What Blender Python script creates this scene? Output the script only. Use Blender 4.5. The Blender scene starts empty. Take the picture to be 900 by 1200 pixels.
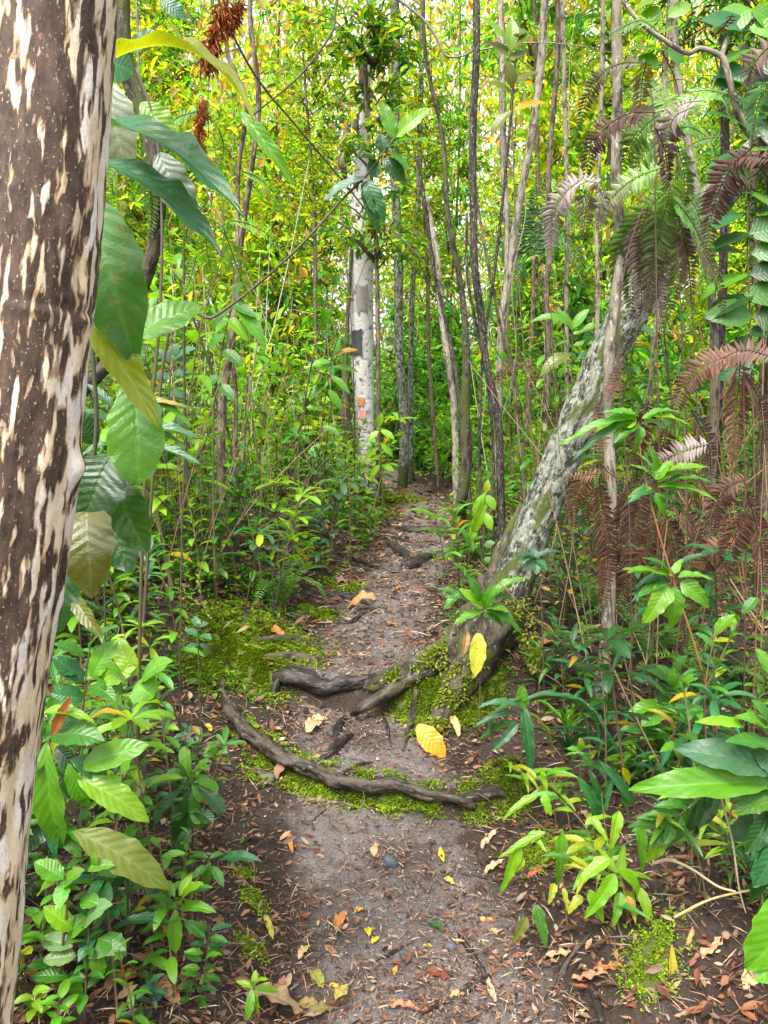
import bpy, math, random
import numpy as np
from mathutils import Vector, Matrix

# ------------------------------------------------------------------ camera, world, sun, exposure
SC = bpy.context.scene
COL = SC.collection
PITCH = math.radians(7.5)
F = 906.0
CAM = np.array([0.0, 0.0, 1.55])
cd = bpy.data.cameras.new("camera")
cam = bpy.data.objects.new("camera", cd)
COL.objects.link(cam)
cam.location = CAM
cam.rotation_euler = (math.pi / 2 - PITCH, 0, 0)
cd.sensor_fit = 'VERTICAL'
cd.sensor_height = 36.0
cd.lens = F / 1200 * 36
cd.clip_start = 0.05
cd.clip_end = 2000
SC.camera = cam

SUN_EL, SUN_AZ = math.radians(57), math.radians(-155)      # azimuth from +Y, clockwise
W = bpy.data.worlds.new("World")
SC.world = W
W.use_nodes = True
wn = W.node_tree
bg = wn.nodes["Background"]
sky = wn.nodes.new("ShaderNodeTexSky")
sky.sky_type = 'NISHITA'
sky.sun_disc = False
sky.sun_elevation = SUN_EL
sky.sun_rotation = SUN_AZ
sky.dust_density = 6.0
sky.air_density = 1.5
hs = wn.nodes.new("ShaderNodeHueSaturation")
hs.inputs["Saturation"].default_value = 0.25               # an overcast sky is nearly grey
wn.links.new(sky.outputs[0], hs.inputs["Color"])
wn.links.new(hs.outputs[0], bg.inputs["Color"])
bg.inputs["Strength"].default_value = 0.15
sd = bpy.data.lights.new("sun", 'SUN')
sd.energy = 1.5
sd.angle = math.radians(14)
sd.color = (1.0, 0.95, 0.86)
sun = bpy.data.objects.new("sun", sd)
COL.objects.link(sun)
sdir = Vector((math.sin(SUN_AZ) * math.cos(SUN_EL), math.cos(SUN_AZ) * math.cos(SUN_EL), math.sin(SUN_EL)))
sun.rotation_euler = sdir.to_track_quat('Z', 'Y').to_euler()
SC.view_settings.view_transform = 'Standard'
SC.view_settings.look = 'None'
SC.view_settings.exposure = 1.9
SC.view_settings.gamma = 1.0
SC.cycles.max_bounces = 5
SC.cycles.diffuse_bounces = 2
SC.cycles.glossy_bounces = 2
SC.cycles.transmission_bounces = 4
SC.cycles.use_adaptive_sampling = True

random.seed(11)
RNG = np.random.default_rng(11)
rnd, uni = random.random, random.uniform

# ------------------------------------------------------------------ numeric helpers
def smooth(t):
    t = np.clip(t, 0, 1)
    return t * t * (3 - 2 * t)

def _hash(*k):
    h = np.zeros_like(k[0], dtype=np.uint64)
    for i, a in enumerate(k):
        h = h ^ (a.astype(np.int64).astype(np.uint64) * np.uint64([0x9E3779B97F4A7C15, 0xC2B2AE3D27D4EB4F, 0x165667B19E3779F9, 0x27D4EB2F165667C5][i]))
        h = (h ^ (h >> np.uint64(29))) * np.uint64(0xBF58476D1CE4E5B9)
    h = h ^ (h >> np.uint64(32))
    return (h & np.uint64(0xFFFFFF)).astype(np.float64) / 0xFFFFFF

def vn2(x, y, seed=0):
    x = np.asarray(x, float); y = np.asarray(y, float)
    xi, yi = np.floor(x), np.floor(y)
    u, v = smooth(x - xi), smooth(y - yi)
    s = np.full_like(xi, seed)
    a = _hash(xi, yi, s); b = _hash(xi + 1, yi, s); c = _hash(xi, yi + 1, s); d = _hash(xi + 1, yi + 1, s)
    return (a + (b - a) * u) * (1 - v) + (c + (d - c) * u) * v

def vn3(p, seed=0):
    x, y, z = p[..., 0], p[..., 1], p[..., 2]
    zi = np.floor(z)
    w = smooth(z - zi)
    out = 0
    for k in (0, 1):
        xi, yi = np.floor(x), np.floor(y)
        u, v = smooth(x - xi), smooth(y - yi)
        s = np.full_like(xi, seed)
        zz = zi + k
        a = _hash(xi, yi, zz, s); b = _hash(xi + 1, yi, zz, s); c = _hash(xi, yi + 1, zz, s); d = _hash(xi + 1, yi + 1, zz, s)
        val = (a + (b - a) * u) * (1 - v) + (c + (d - c) * u) * v
        out = out + val * (w if k else 1 - w)
    return out

def fbm2(x, y, seed=0, o=3):
    r, a, f = 0, 0.5, 1.0
    for i in range(o):
        r = r + a * vn2(x * f, y * f, seed + i) ; a *= .5 ; f *= 2.1
    return r

# ------------------------------------------------------------------ terrain
YP = [-5, 1.0, 1.75, 2.6, 3.4, 4.75, 6.3, 9, 10.5, 12, 20, 40, 400]
ZP = [-.05, .0, .04, .07, .09, .19, .24, .29, .37, .5, 1.1, 2.4, 9]
XCY = [-5, 1.75, 2.23, 2.8, 3.5, 4.75, 6.3, 8.5, 9.6, 10.8, 13, 16, 60]
XCX = [.3, .15, .05, -.03, -.16, .03, .28, .46, .40, .10, -1.2, -3, -20]
S1X = [-1.6, -.72, -.69, -.55, -.37, -.17, .06, .27, .5, 1.2]
S1Y = [3.9, 3.42, 3.25, 3.05, 2.9, 2.82, 2.8, 2.74, 2.8, 2.9]
S2X = [-1.5, -.5, -.1, .1, .35, .6, 1.5]
S2Y = [3.7, 3.52, 3.45, 3.38, 3.33, 3.3, 3.3]

def path_c(y): return np.interp(y, YP and XCY, XCX)
def path_hw(y): return np.interp(y, [1.5, 2.8, 3.5, 6, 9], [.44, .43, .36, .37, .36])

MOUNDS = [(.36, 3.62, .30, .13), (.80, 1.92, .12, .09), (.92, 2.05, .15, .06), (.47, 2.85, .10, .05), (-.6, 3.85, .3, .06)]

def hgt(x, y):
    x = np.asarray(x, float); y = np.asarray(y, float)
    z = np.interp(y, YP, ZP)
    s = x - path_c(y)
    hw = path_hw(y)
    l = np.maximum(0, -s - hw * .9); r = np.maximum(0, s - hw * .9)
    z = z + .22 * smooth(l / .7) + .07 * np.minimum(l, 6) + .13 * smooth(r / .7) + .06 * np.minimum(r, 6)
    z = z - .12 * np.clip(s, -.6, .6) * np.exp(-((y - 2.9) / .7) ** 2)
    z = z - .025 * np.exp(-(s / (hw * .9)) ** 2)
    z = z - .065 * (1 - smooth((np.abs(s) - hw * .82) / .16)) * smooth((2.75 - y) / .3)
    w1 = .07 + .5 * smooth((np.abs(x + .12) - .62) / .5)
    z = z + .095 * smooth((y - np.interp(x, S1X, S1Y)) / w1 + .5)
    w2 = .08 + .5 * smooth((np.abs(x - .05) - .65) / .5)
    z = z + .10 * smooth((y - np.interp(x, S2X, S2Y)) / w2 + .5)
    for mx, my, mr, mh in MOUNDS:
        z = z + mh * np.exp(-((x - mx) ** 2 + (y - my) ** 2) / mr ** 2)
    n = fbm2(x * 1.3, y * 1.3, 3) - .45
    z = z + n * .10 * np.minimum(1, .3 + (l + r) * 1.5) + (fbm2(x * 7, y * 7, 9) - .45) * .05
    return z

def fine(x, y):
    near = np.exp(-np.maximum(0, np.hypot(x, y - 3) - 3) / 2)
    return near * ((fbm2(x * 24, y * 24, 21) - .45) * .026 + (fbm2(x * 90, y * 90, 31, 2) - .4) * .006)
def hgt_f(x, y): return hgt(x, y) + fine(np.asarray(x, float), np.asarray(y, float))

def U(px, py, d):
    """the point the photograph shows at (px, py), d metres ahead"""
    xc, yc = (px - 450) / F, (600 - py) / F
    dx, dy, dz = xc, math.cos(PITCH) + yc * math.sin(PITCH), -math.sin(PITCH) + yc * math.cos(PITCH)
    t = d / dy
    return Vector((dx * t, d, CAM[2] + dz * t))

_T = np.geomspace(.9, 60, 2500)
def G(px, py, lift=0.0):
    """where the ground lies under that spot"""
    xc, yc = (px - 450) / F, (600 - py) / F
    dx, dy, dz = xc, math.cos(PITCH) + yc * math.sin(PITCH), -math.sin(PITCH) + yc * math.cos(PITCH)
    X, Y, Z = dx * _T, dy * _T, CAM[2] + dz * _T
    below = np.nonzero(Z < hgt(X, Y))[0]
    i = below[0] if len(below) else len(_T) - 1
    return Vector((X[i], Y[i], float(hgt(X[i], Y[i])) + lift))

def gz(x, y): return float(hgt(x, y))
def px_size(px, d): return px / F * d * 1.02

# ------------------------------------------------------------------ mesh helpers
def make_mesh(name, V, faces, material=None, col=None, tc=None, uv=None, smooth_shade=True):
    """faces: list of integer arrays (n x k); col per point rgb; tc per point vec3; uv per point"""
    me = bpy.data.meshes.new(name)
    V = np.asarray(V, dtype=np.float32)
    faces = [np.asarray(f, dtype=np.int32) for f in faces if len(f)]
    nl = sum(f.size for f in faces); nf = sum(len(f) for f in faces)
    me.vertices.add(len(V)); me.vertices.foreach_set("co", V.ravel())
    me.loops.add(nl); me.polygons.add(nf)
    li = np.concatenate([f.ravel() for f in faces])
    tot = np.concatenate([np.full(len(f), f.shape[1], dtype=np.int32) for f in faces])
    st = np.concatenate([[0], np.cumsum(tot)[:-1]]).astype(np.int32)
    me.loops.foreach_set("vertex_index", li)
    me.polygons.foreach_set("loop_start", st)
    me.polygons.foreach_set("loop_total", tot)
    if smooth_shade:
        me.polygons.foreach_set("use_smooth", np.ones(nf, dtype=bool))
    if col is not None:
        a = me.attributes.new("Col", 'FLOAT_COLOR', 'POINT')
        c = np.ones((len(V), 4), dtype=np.float32); c[:, :3] = col
        a.data.foreach_set("color", c.ravel())
    if tc is not None:
        a = me.attributes.new("tc", 'FLOAT_VECTOR', 'POINT')
        a.data.foreach_set("vector", np.asarray(tc, dtype=np.float32).ravel())
    if uv is not None:
        u = me.uv_layers.new(name="UVMap")
        u.data.foreach_set("uv", np.asarray(uv, dtype=np.float32)[li].ravel())
    me.update(calc_edges=True)
    if material: me.materials.append(material)
    return me

def link(name, me, parent=None, loc=None, color=None, kind=None):
    o = bpy.data.objects.new(name, me)
    COL.objects.link(o)
    if parent: o.parent = parent
    if loc is not None: o.location = loc
    if color is not None: o.color = (*color, 1)
    if kind: o["kind"] = kind
    return o

REG = []        # things whose label is finished once everything stands: (object, description, position)
def thing(name, label, cat, loc, group=None, me=None, auto=False, color=None):
    o = bpy.data.objects.new(name, me)
    COL.objects.link(o)
    o.location = loc
    o["category"] = cat
    if group: o["group"] = group
    if color is not None: o.color = (*color, 1)
    if auto: REG.append((o, label, Vector(loc)))
    else: o["label"] = label
    return o

def crom(pts, n):
    P = np.array([list(p) for p in pts], dtype=float)
    if len(P) == 2: P = np.array([P[0], P[0] * .67 + P[1] * .33, P[0] * .33 + P[1] * .67, P[1]])
    Q = np.vstack([2 * P[0] - P[1], P, 2 * P[-1] - P[-2]])
    seg = np.linspace(0, len(P) - 1 - 1e-9, n)
    i = seg.astype(int); t = (seg - i)[:, None]
    p0, p1, p2, p3 = Q[i], Q[i + 1], Q[i + 2], Q[i + 3]
    return .5 * (2 * p1 + (p2 - p0) * t + (2 * p0 - 5 * p1 + 4 * p2 - p3) * t ** 2 + (3 * p1 - p0 - 3 * p2 + p3) * t ** 3)

def tube_np(pts, radii, n=20, k=8, rough=0.0, rs=20.0, seed=0, squash=None, cap=True):
    C = crom(pts, n)
    R = np.interp(np.linspace(0, 1, n), np.linspace(0, 1, len(radii)), radii)
    T = np.gradient(C, axis=0); T /= np.linalg.norm(T, axis=1)[:, None] + 1e-12
    a = np.array([0, 0, 1.0]) if abs(T[0][2]) < .9 else np.array([0, 1.0, 0])
    N = np.empty_like(C)
    nrm = a - T[0] * (a @ T[0]); nrm /= np.linalg.norm(nrm)
    for i in range(n):
        nrm = nrm - T[i] * (nrm @ T[i]); nrm /= np.linalg.norm(nrm) + 1e-12
        N[i] = nrm
    B = np.cross(T, N)
    th = np.linspace(0, 2 * np.pi, k, endpoint=False)
    s = np.concatenate([[0], np.cumsum(np.linalg.norm(np.diff(C, axis=0), axis=1))])
    ct, sn = np.cos(th), np.sin(th)
    tc = np.stack([R[:, None] * ct[None], R[:, None] * sn[None], np.repeat(s[:, None], k, 1)], -1)
    rr = np.repeat(R[:, None], k, 1)
    if rough:
        q = tc * rs; q[..., 2] *= .35
        rr = rr * (1 + rough * ((vn3(q + 50, seed) - .5) * 1.4 + (vn3(q * 2.7 + 90, seed + 1) - .5) * .7))
    sq = 1.0 if squash is None else squash
    V = C[:, None] + rr[..., None] * (N[:, None] * ct[None, :, None] * sq + B[:, None] * sn[None, :, None])
    V = V.reshape(-1, 3)
    i = np.arange(n - 1)[:, None] * k; j = np.arange(k)[None]
    j2 = (j + 1) % k
    Q = np.stack([i + j, i + j2, i + k + j2, i + k + j], -1).reshape(-1, 4)
    fs = [Q]
    tcf = tc.reshape(-1, 3)
    if cap:
        V = np.vstack([V, C[-1] + T[-1] * R[-1] * .5, C[0] - T[0] * R[0] * .5])
        tcf = np.vstack([tcf, [0, 0, s[-1]], [0, 0, 0]])
        m = len(V)
        jj = np.arange(k)
        fs.append(np.stack([(n - 1) * k + jj, (n - 1) * k + (jj + 1) % k, np.full(k, m - 2)], -1))
        fs.append(np.stack([(jj + 1) % k, jj, np.full(k, m - 1)], -1))
    return V, fs, tcf

def tube(name, pts, radii, material, parent=None, origin=(0, 0, 0), color=None, **kw):
    V, fs, tc = tube_np(pts, radii, **kw)
    me = make_mesh(name, V - np.array(list(origin)), fs, material, tc=tc)
    return link(name, me, parent, color=color)

class Soup:
    """many copies of small templates joined in one mesh, each with its own colour"""
    def __init__(s): s.V, s.F, s.C, s.n = [], {}, [], 0
    def add(s, V, faces, col):
        V = np.asarray(V); s.V.append(V)
        s.C.append(np.broadcast_to(col, V.shape))
        for f in faces:
            f = np.asarray(f); s.F.setdefault(f.shape[1], []).append(f + s.n)
        s.n += len(V)
    def scatter(s, tv, tf, P, X, Y, Z, col):
        """template points tv, transformed by columns X, Y, Z (already scaled) at P"""
        N = len(P)
        if N == 0: return
        V = P[:, None] + tv[None, :, 0, None] * X[:, None] + tv[None, :, 1, None] * Y[:, None] + tv[None, :, 2, None] * Z[:, None]
        m = len(tv)
        off = (np.arange(N) * m)[:, None, None]
        for f in tf:
            f = np.asarray(f); s.F.setdefault(f.shape[1], []).append((f[None] + off).reshape(-1, f.shape[1]) + s.n)
        s.V.append(V.reshape(-1, 3)); s.C.append(np.repeat(col, m, 0)); s.n += N * m
    def mesh(s, name, material, origin=(0, 0, 0), smooth_shade=True):
        return make_mesh(name, np.concatenate(s.V) - np.array(list(origin)), [np.concatenate(v) for v in s.F.values()], material, col=np.concatenate(s.C), smooth_shade=smooth_shade)

def unit(a): return a / (np.linalg.norm(a, axis=-1, keepdims=True) + 1e-12)

def frames(D, up=None, roll=None):
    """leaf axes: Y along D, Z towards up, X across"""
    D = unit(D)
    up = np.broadcast_to(np.array([0, 0, 1.0]) if up is None else up, D.shape)
    X = np.cross(D, up); bad = np.linalg.norm(X, axis=1) < 1e-3
    X[bad] = [1, 0, 0]
    X = unit(X); Z = np.cross(X, D)
    if roll is not None:
        c, sn = np.cos(roll)[:, None], np.sin(roll)[:, None]
        X, Z = X * c + Z * sn, Z * c - X * sn
    return X, D, Z

# leaf templates for joined foliage: base at the origin, one unit long on Y, folded along the midrib
LT_V = np.array([[0, 0, 0], [-.42, .3, .10], [-.36, .68, .04], [0, 1, -.14], [.42, .3, .10], [.36, .68, .04]], float)
LT_F = [np.array([[0, 3, 2, 1], [0, 4, 5, 3]])]
LL_V = np.array([[0, 0, 0], [-.5, .35, .05], [-.3, .72, -.02], [0, 1, -.2], [.5, .35, .05], [.3, .72, -.02], [0, .5, .0]], float)
LL_F = [np.array([[0, 6, 2, 1], [0, 4, 5, 6]]), np.array([[6, 3, 2], [6, 5, 3]])]
LIT_V = np.array([[-.0, 0, 0], [-.3, .35, .10], [-.22, .75, .06], [0, 1, .12], [.3, .35, .08], [.22, .75, .1], [0, .5, .0]], float)
SLV_V = np.array([[-.2, 0, 0], [.2, 0, 0], [-.5, .4, .07], [.5, .4, .07], [-.3, .8, .05], [.3, .8, .05], [.1, 1, 0]], float)
SLV_F = [np.array([[0, 1, 3, 2], [2, 3, 5, 4]]), np.array([[4, 5, 6]])]
LIT_V = np.array([[0, 0, 0], [-.4, .25, .07], [0, .28, 0], [.4, .25, .10], [-.48, .6, .10], [0, .62, .03], [.42, .58, .05], [.06, 1, .13]], float)
LIT_F = [np.array([[0, 2, 1], [0, 3, 2], [4, 5, 7], [5, 6, 7]]), np.array([[1, 2, 5, 4], [2, 3, 6, 5]])]

# ------------------------------------------------------------------ materials
def new_mat(name):
    m = bpy.data.materials.new(name); m.use_nodes = True
    nt = m.node_tree
    return m, nt, nt.nodes["Principled BSDF"], nt.nodes["Material Output"]

def nd(nt, typ, ins=None, **props):
    n = nt.nodes.new(typ)
    for k, v in props.items(): setattr(n, k, v)
    for k, v in (ins or {}).items():
        if isinstance(v, bpy.types.NodeSocket): nt.links.new(v, n.inputs[k])
        else: n.inputs[k].default_value = v
    return n

def ramp(nt, fac, stops, mode='LINEAR'):
    r = nd(nt, "ShaderNodeValToRGB", {0: fac})
    r.color_ramp.interpolation = mode
    e = r.color_ramp.elements
    while len(e) < len(stops): e.new(.5)
    for el, (p, c) in zip(e, stops):
        el.position = p; el.color = (*c, 1) if len(c) == 3 else c
    return r.outputs[0]

def mixc(nt, fac, a, b, blend='MIX'):
    n = nt.nodes.new("ShaderNodeMix"); n.data_type = 'RGBA'; n.blend_type = blend
    for s, v in ((n.inputs[0], fac), (n.inputs[6], a), (n.inputs[7], b)):
        if isinstance(v, bpy.types.NodeSocket): nt.links.new(v, s)
        else: s.default_value = v if not isinstance(v, tuple) or len(v) == 4 else (*v, 1)
    return n.outputs[2]

def math_(nt, op, a, b=0.0, c=None, clamp=False):
    n = nt.nodes.new("ShaderNodeMath"); n.operation = op; n.use_clamp = clamp
    for i, v in enumerate((a, b) if c is None else (a, b, c)):
        if isinstance(v, bpy.types.NodeSocket): nt.links.new(v, n.inputs[i])
        else: n.inputs[i].default_value = v
    return n.outputs[0]

def noise(nt, vec, scale, detail=3, rough=.55):
    return nd(nt, "ShaderNodeTexNoise", {"Vector": vec, "Scale": scale, "Detail": detail, "Roughness": rough}).outputs["Fac"]

def mapped(nt, vec, scale, loc=(0, 0, 0)):
    return nd(nt, "ShaderNodeMapping", {"Vector": vec, "Scale": scale, "Location": loc}).outputs[0]

def bump(nt, p, h, strength=.4, dist=.01):
    b = nd(nt, "ShaderNodeBump", {"Height": h, "Strength": strength, "Distance": dist})
    nt.links.new(b.outputs[0], p.inputs["Normal"]); return b

def translucent_out(nt, p, out, colour, fac):
    t = nd(nt, "ShaderNodeBsdfTranslucent", {"Color": colour})
    mx = nd(nt, "ShaderNodeMixShader", {0: fac, 1: p.outputs[0], 2: t.outputs[0]})
    nt.links.new(mx.outputs[0], out.inputs["Surface"])

def leaf_mat(name, transl=.32, rough=.38, blemish=.655, veins=9.0, spec=.45):
    m, nt, p, out = new_mat(name)
    oi = nd(nt, "ShaderNodeObjectInfo")
    uv = nd(nt, "ShaderNodeUVMap").outputs[0]
    sep = nd(nt, "ShaderNodeSeparateXYZ", {0: uv})
    ax = math_(nt, 'ABSOLUTE', math_(nt, 'SUBTRACT', math_(nt, 'MULTIPLY', sep.outputs[0], 2.0), 1.0))
    vv = math_(nt, 'SUBTRACT', math_(nt, 'MULTIPLY', sep.outputs[1], veins), math_(nt, 'MULTIPLY', ax, 1.7))
    w = math_(nt, 'ABSOLUTE', math_(nt, 'SUBTRACT', math_(nt, 'FRACT', vv), .5))
    side = ramp(nt, w, [(0.0, (1, 1, 1)), (.06, (.3, .3, .3)), (.16, (0, 0, 0))])
    mid = ramp(nt, ax, [(0.0, (1, 1, 1)), (.06, (.7, .7, .7)), (.12, (0, 0, 0))])
    vein = math_(nt, 'MAXIMUM', math_(nt, 'MULTIPLY', side, .55), mid)
    rv = nd(nt, "ShaderNodeCombineXYZ", {0: oi.outputs["Random"], 1: oi.outputs["Random"], 2: 0.0})
    seed = nd(nt, "ShaderNodeVectorMath", {0: uv, 1: mapped(nt, rv.outputs[0], (37, 91, 1))}, operation='ADD').outputs[0]
    n1 = noise(nt, seed, 2.2, 2); n2 = noise(nt, mapped(nt, seed, (1, 3, 1)), 6.5, 4)
    base = oi.outputs["Color"]
    c = mixc(nt, math_(nt, 'MULTIPLY', n1, .55), base, mixc(nt, 1.0, base, (.55, .62, .5, 1), 'MULTIPLY'))
    c = mixc(nt, math_(nt, 'MULTIPLY', vein, .28), c, mixc(nt, 1.0, base, (2.0, 1.7, 2.0, 1), 'MULTIPLY'))
    spot = ramp(nt, n2, [(blemish, (0, 0, 0)), (blemish + .03, (1, 1, 1))])
    c = mixc(nt, math_(nt, 'MULTIPLY', spot, .8), c, (.16, .12, .02, 1))
    edge = ramp(nt, ax, [(.9, (0, 0, 0)), (1.0, (1, 1, 1))])
    c = mixc(nt, math_(nt, 'MULTIPLY', edge, .3), c, mixc(nt, 1.0, base, (1.7, 1.4, .8, 1), 'MULTIPLY'))
    nt.links.new(c, p.inputs["Base Color"])
    p.inputs["Roughness"].default_value = rough
    p.inputs["Specular IOR Level"].default_value = spec
    hgt_ = math_(nt, 'ADD', math_(nt, 'MULTIPLY', ramp(nt, w, [(0, (0, 0, 0)), (.5, (1, 1, 1))]), 1.0), math_(nt, 'MULTIPLY', mid, -1.0))
    hgt_ = math_(nt, 'ADD', hgt_, math_(nt, 'MULTIPLY', noise(nt, mapped(nt, seed, (1, 3, 1)), 9.0, 4, .6), 1.6))
    bump(nt, p, hgt_, .24, .004)
    tcol = mixc(nt, 1.0, c, (1.9, 1.75, .55, 1), 'MULTIPLY')
    translucent_out(nt, p, out, tcol, transl)
    return m

def col_mat(name, transl=.35, rough=.45, tint=(1.9, 1.75, .6, 1), spec=.4, nscale=0):
    m, nt, p, out = new_mat(name)
    c = nd(nt, "ShaderNodeAttribute", attribute_name="Col").outputs[0]
    oi = nd(nt, "ShaderNodeObjectInfo")
    c = mixc(nt, 1.0, c, oi.outputs["Color"], 'MULTIPLY')
    if nscale:
        g = nd(nt, "ShaderNodeTexCoord").outputs["Object"]
        c = mixc(nt, ramp(nt, noise(nt, g, nscale, 4), [(.35, (0, 0, 0)), (.7, (1, 1, 1))]), c, mixc(nt, 1.0, c, (.45, .42, .4, 1), 'MULTIPLY'))
    nt.links.new(c, p.inputs["Base Color"])
    p.inputs["Roughness"].default_value = rough
    p.inputs["Specular IOR Level"].default_value = spec
    if transl: translucent_out(nt, p, out, mixc(nt, 1.0, c, tint, 'MULTIPLY'), transl)
    return m

def bark_mat(name, base, dark, light, sc=(30, 30, 8), lo=.42, hi=.56, moss=0.0, rough=.85, bd=.006, lichen=(.35, .38, .31), lich=0.0, foot=0.0):
    m, nt, p, out = new_mat(name)
    tc = nd(nt, "ShaderNodeAttribute", attribute_name="tc").outputs["Vector"]
    raw = nd(nt, "ShaderNodeSeparateXYZ", {0: tc}).outputs[2]
    oi = nd(nt, "ShaderNodeObjectInfo")
    off = nd(nt, "ShaderNodeCombineXYZ", {2: math_(nt, 'MULTIPLY', oi.outputs["Random"], 40.0)}).outputs[0]
    tc = nd(nt, "ShaderNodeVectorMath", {0: tc, 1: off}, operation='ADD').outputs[0]
    n1 = noise(nt, mapped(nt, tc, sc), 1.0, 4, .6)
    n2 = noise(nt, mapped(nt, tc, tuple(a * 3.1 for a in sc)), 1.0, 4, .65)
    n3 = noise(nt, mapped(nt, tc, tuple(a * .45 for a in sc), (7, 3, 1)), 1.0, 3)
    c = mixc(nt, ramp(nt, n1, [(lo, (0, 0, 0)), (hi, (1, 1, 1))]), dark, base)
    c = mixc(nt, ramp(nt, n2, [(.55, (0, 0, 0)), (.68, (1, 1, 1))]), c, light)
    if lich:
        ln = noise(nt, mapped(nt, tc, (34, 34, 20)), 1.0, 8, .75)
        c = mixc(nt, ramp(nt, ln, [(lich - .02, (0, 0, 0)), (lich + .07, (1, 1, 1))]), c, mixc(nt, n2, lichen, tuple(v * 1.5 for v in lichen)))
    if foot:
        fm = nd(nt, "ShaderNodeMapRange", {"Value": raw, "From Min": foot * .35, "From Max": foot * 1.5, "To Min": .26, "To Max": 0.0}).outputs[0]
        c = mixc(nt, ramp(nt, math_(nt, 'ADD', n2, fm), [(.60, (0, 0, 0)), (.70, (1, 1, 1))]), c, (.026, .021, .014, 1))
        n3 = math_(nt, 'ADD', n3, math_(nt, 'MULTIPLY', fm, .4))
    if moss:
        c = mixc(nt, ramp(nt, n3, [(1 - moss, (0, 0, 0)), (1.08 - moss, (1, 1, 1))]), c, mixc(nt, n2, (.018, .028, .006, 1), (.075, .092, .014, 1)))
    nt.links.new(c, p.inputs["Base Color"])
    p.inputs["Roughness"].default_value = rough
    p.inputs["Specular IOR Level"].default_value = .25
    bump(nt, p, math_(nt, 'ADD', n1, math_(nt, 'MULTIPLY', n2, .6)), .8, bd)
    return m

def pale_bark():
    m, nt, p, out = new_mat("pale_mottled_bark")
    tc = nd(nt, "ShaderNodeAttribute", attribute_name="tc").outputs["Vector"]
    sp = nd(nt, "ShaderNodeSeparateXYZ", {0: tc})
    # warp a little so that the flakes have ragged edges
    wv = nd(nt, "ShaderNodeTexNoise", {"Vector": mapped(nt, tc, (60, 60, 30)), "Scale": 1.0, "Detail": 3.0}).outputs["Color"]
    warp = nd(nt, "ShaderNodeVectorMath", {0: wv, 1: (.5, .5, .5)}, operation='SUBTRACT').outputs[0]
    warp = nd(nt, "ShaderNodeVectorMath", {0: warp, 3: .010}, operation='SCALE').outputs[0]
    t2 = nd(nt, "ShaderNodeVectorMath", {0: tc, 1: warp}, operation='ADD').outputs[0]
    n1 = noise(nt, mapped(nt, t2, (78, 78, 15)), 1.0, 1.5, .5)
    n1b = noise(nt, mapped(nt, t2, (40, 40, 6), (3, 9, 4)), 1.0, 2, .5)
    n2 = noise(nt, mapped(nt, tc, (260, 260, 150)), 1.0, 3, .6)
    n3 = noise(nt, mapped(nt, tc, (18, 18, 5), (1, 5, 2)), 1.0, 3)
    # this stem has more dark skin left high up than low down
    zz = nd(nt, "ShaderNodeMapRange", {"Value": sp.outputs[2], "From Min": .9, "From Max": 1.95, "To Min": .044, "To Max": .038}).outputs[0]
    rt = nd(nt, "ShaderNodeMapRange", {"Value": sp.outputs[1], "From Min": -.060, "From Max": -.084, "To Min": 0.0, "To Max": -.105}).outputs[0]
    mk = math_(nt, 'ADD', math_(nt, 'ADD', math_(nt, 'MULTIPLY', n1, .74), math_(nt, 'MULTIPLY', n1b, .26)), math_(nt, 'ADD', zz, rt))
    pale = mixc(nt, n3, (.62, .53, .40, 1), (.50, .36, .20, 1))
    pale = mixc(nt, ramp(nt, noise(nt, mapped(nt, tc, (40, 40, 9), (2, 2, 9)), 1.0, 4), [(.45, (0, 0, 0)), (.6, (1, 1, 1))]), pale, (.62, .57, .53, 1))
    pale = mixc(nt, ramp(nt, n2, [(.3, (.5, .5, .5)), (.5, (0, 0, 0))]), pale, (.30, .22, .15, 1))
    dark = mixc(nt, ramp(nt, noise(nt, mapped(nt, tc, (70, 70, 30), (4, 4, 4)), 1.0, 5, .7), [(.35, (0, 0, 0)), (.65, (1, 1, 1))]), (.024, .015, .011, 1), (.088, .054, .036, 1))
    dark = mixc(nt, ramp(nt, n2, [(.62, (0, 0, 0)), (.7, (1, 1, 1))]), dark, (.36, .27, .20, 1))
    c = mixc(nt, ramp(nt, mk, [(.455, (0, 0, 0)), (.495, (1, 1, 1))]), pale, dark)
    mid = ramp(nt, mk, [(.43, (0, 0, 0)), (.465, (1, 1, 1)), (.50, (0, 0, 0))])
    c = mixc(nt, math_(nt, 'MULTIPLY', mid, .8), c, (.26, .155, .07, 1))
    red = ramp(nt, noise(nt, mapped(nt, tc, (30, 30, 22), (8, 1, 3)), 1.0, 3), [(.70, (0, 0, 0)), (.74, (1, 1, 1))])
    c = mixc(nt, math_(nt, 'MULTIPLY', red, .45), c, (.50, .20, .14, 1))
    nt.links.new(c, p.inputs["Base Color"])
    p.inputs["Roughness"].default_value = .75
    p.inputs["Specular IOR Level"].default_value = .3
    bump(nt, p, math_(nt, 'SUBTRACT', math_(nt, 'MULTIPLY', n2, .25), math_(nt, 'MULTIPLY', ramp(nt, mk, [(.44, (0, 0, 0)), (.5, (1, 1, 1))]), -.8)), .6, .004)
    return m

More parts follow.
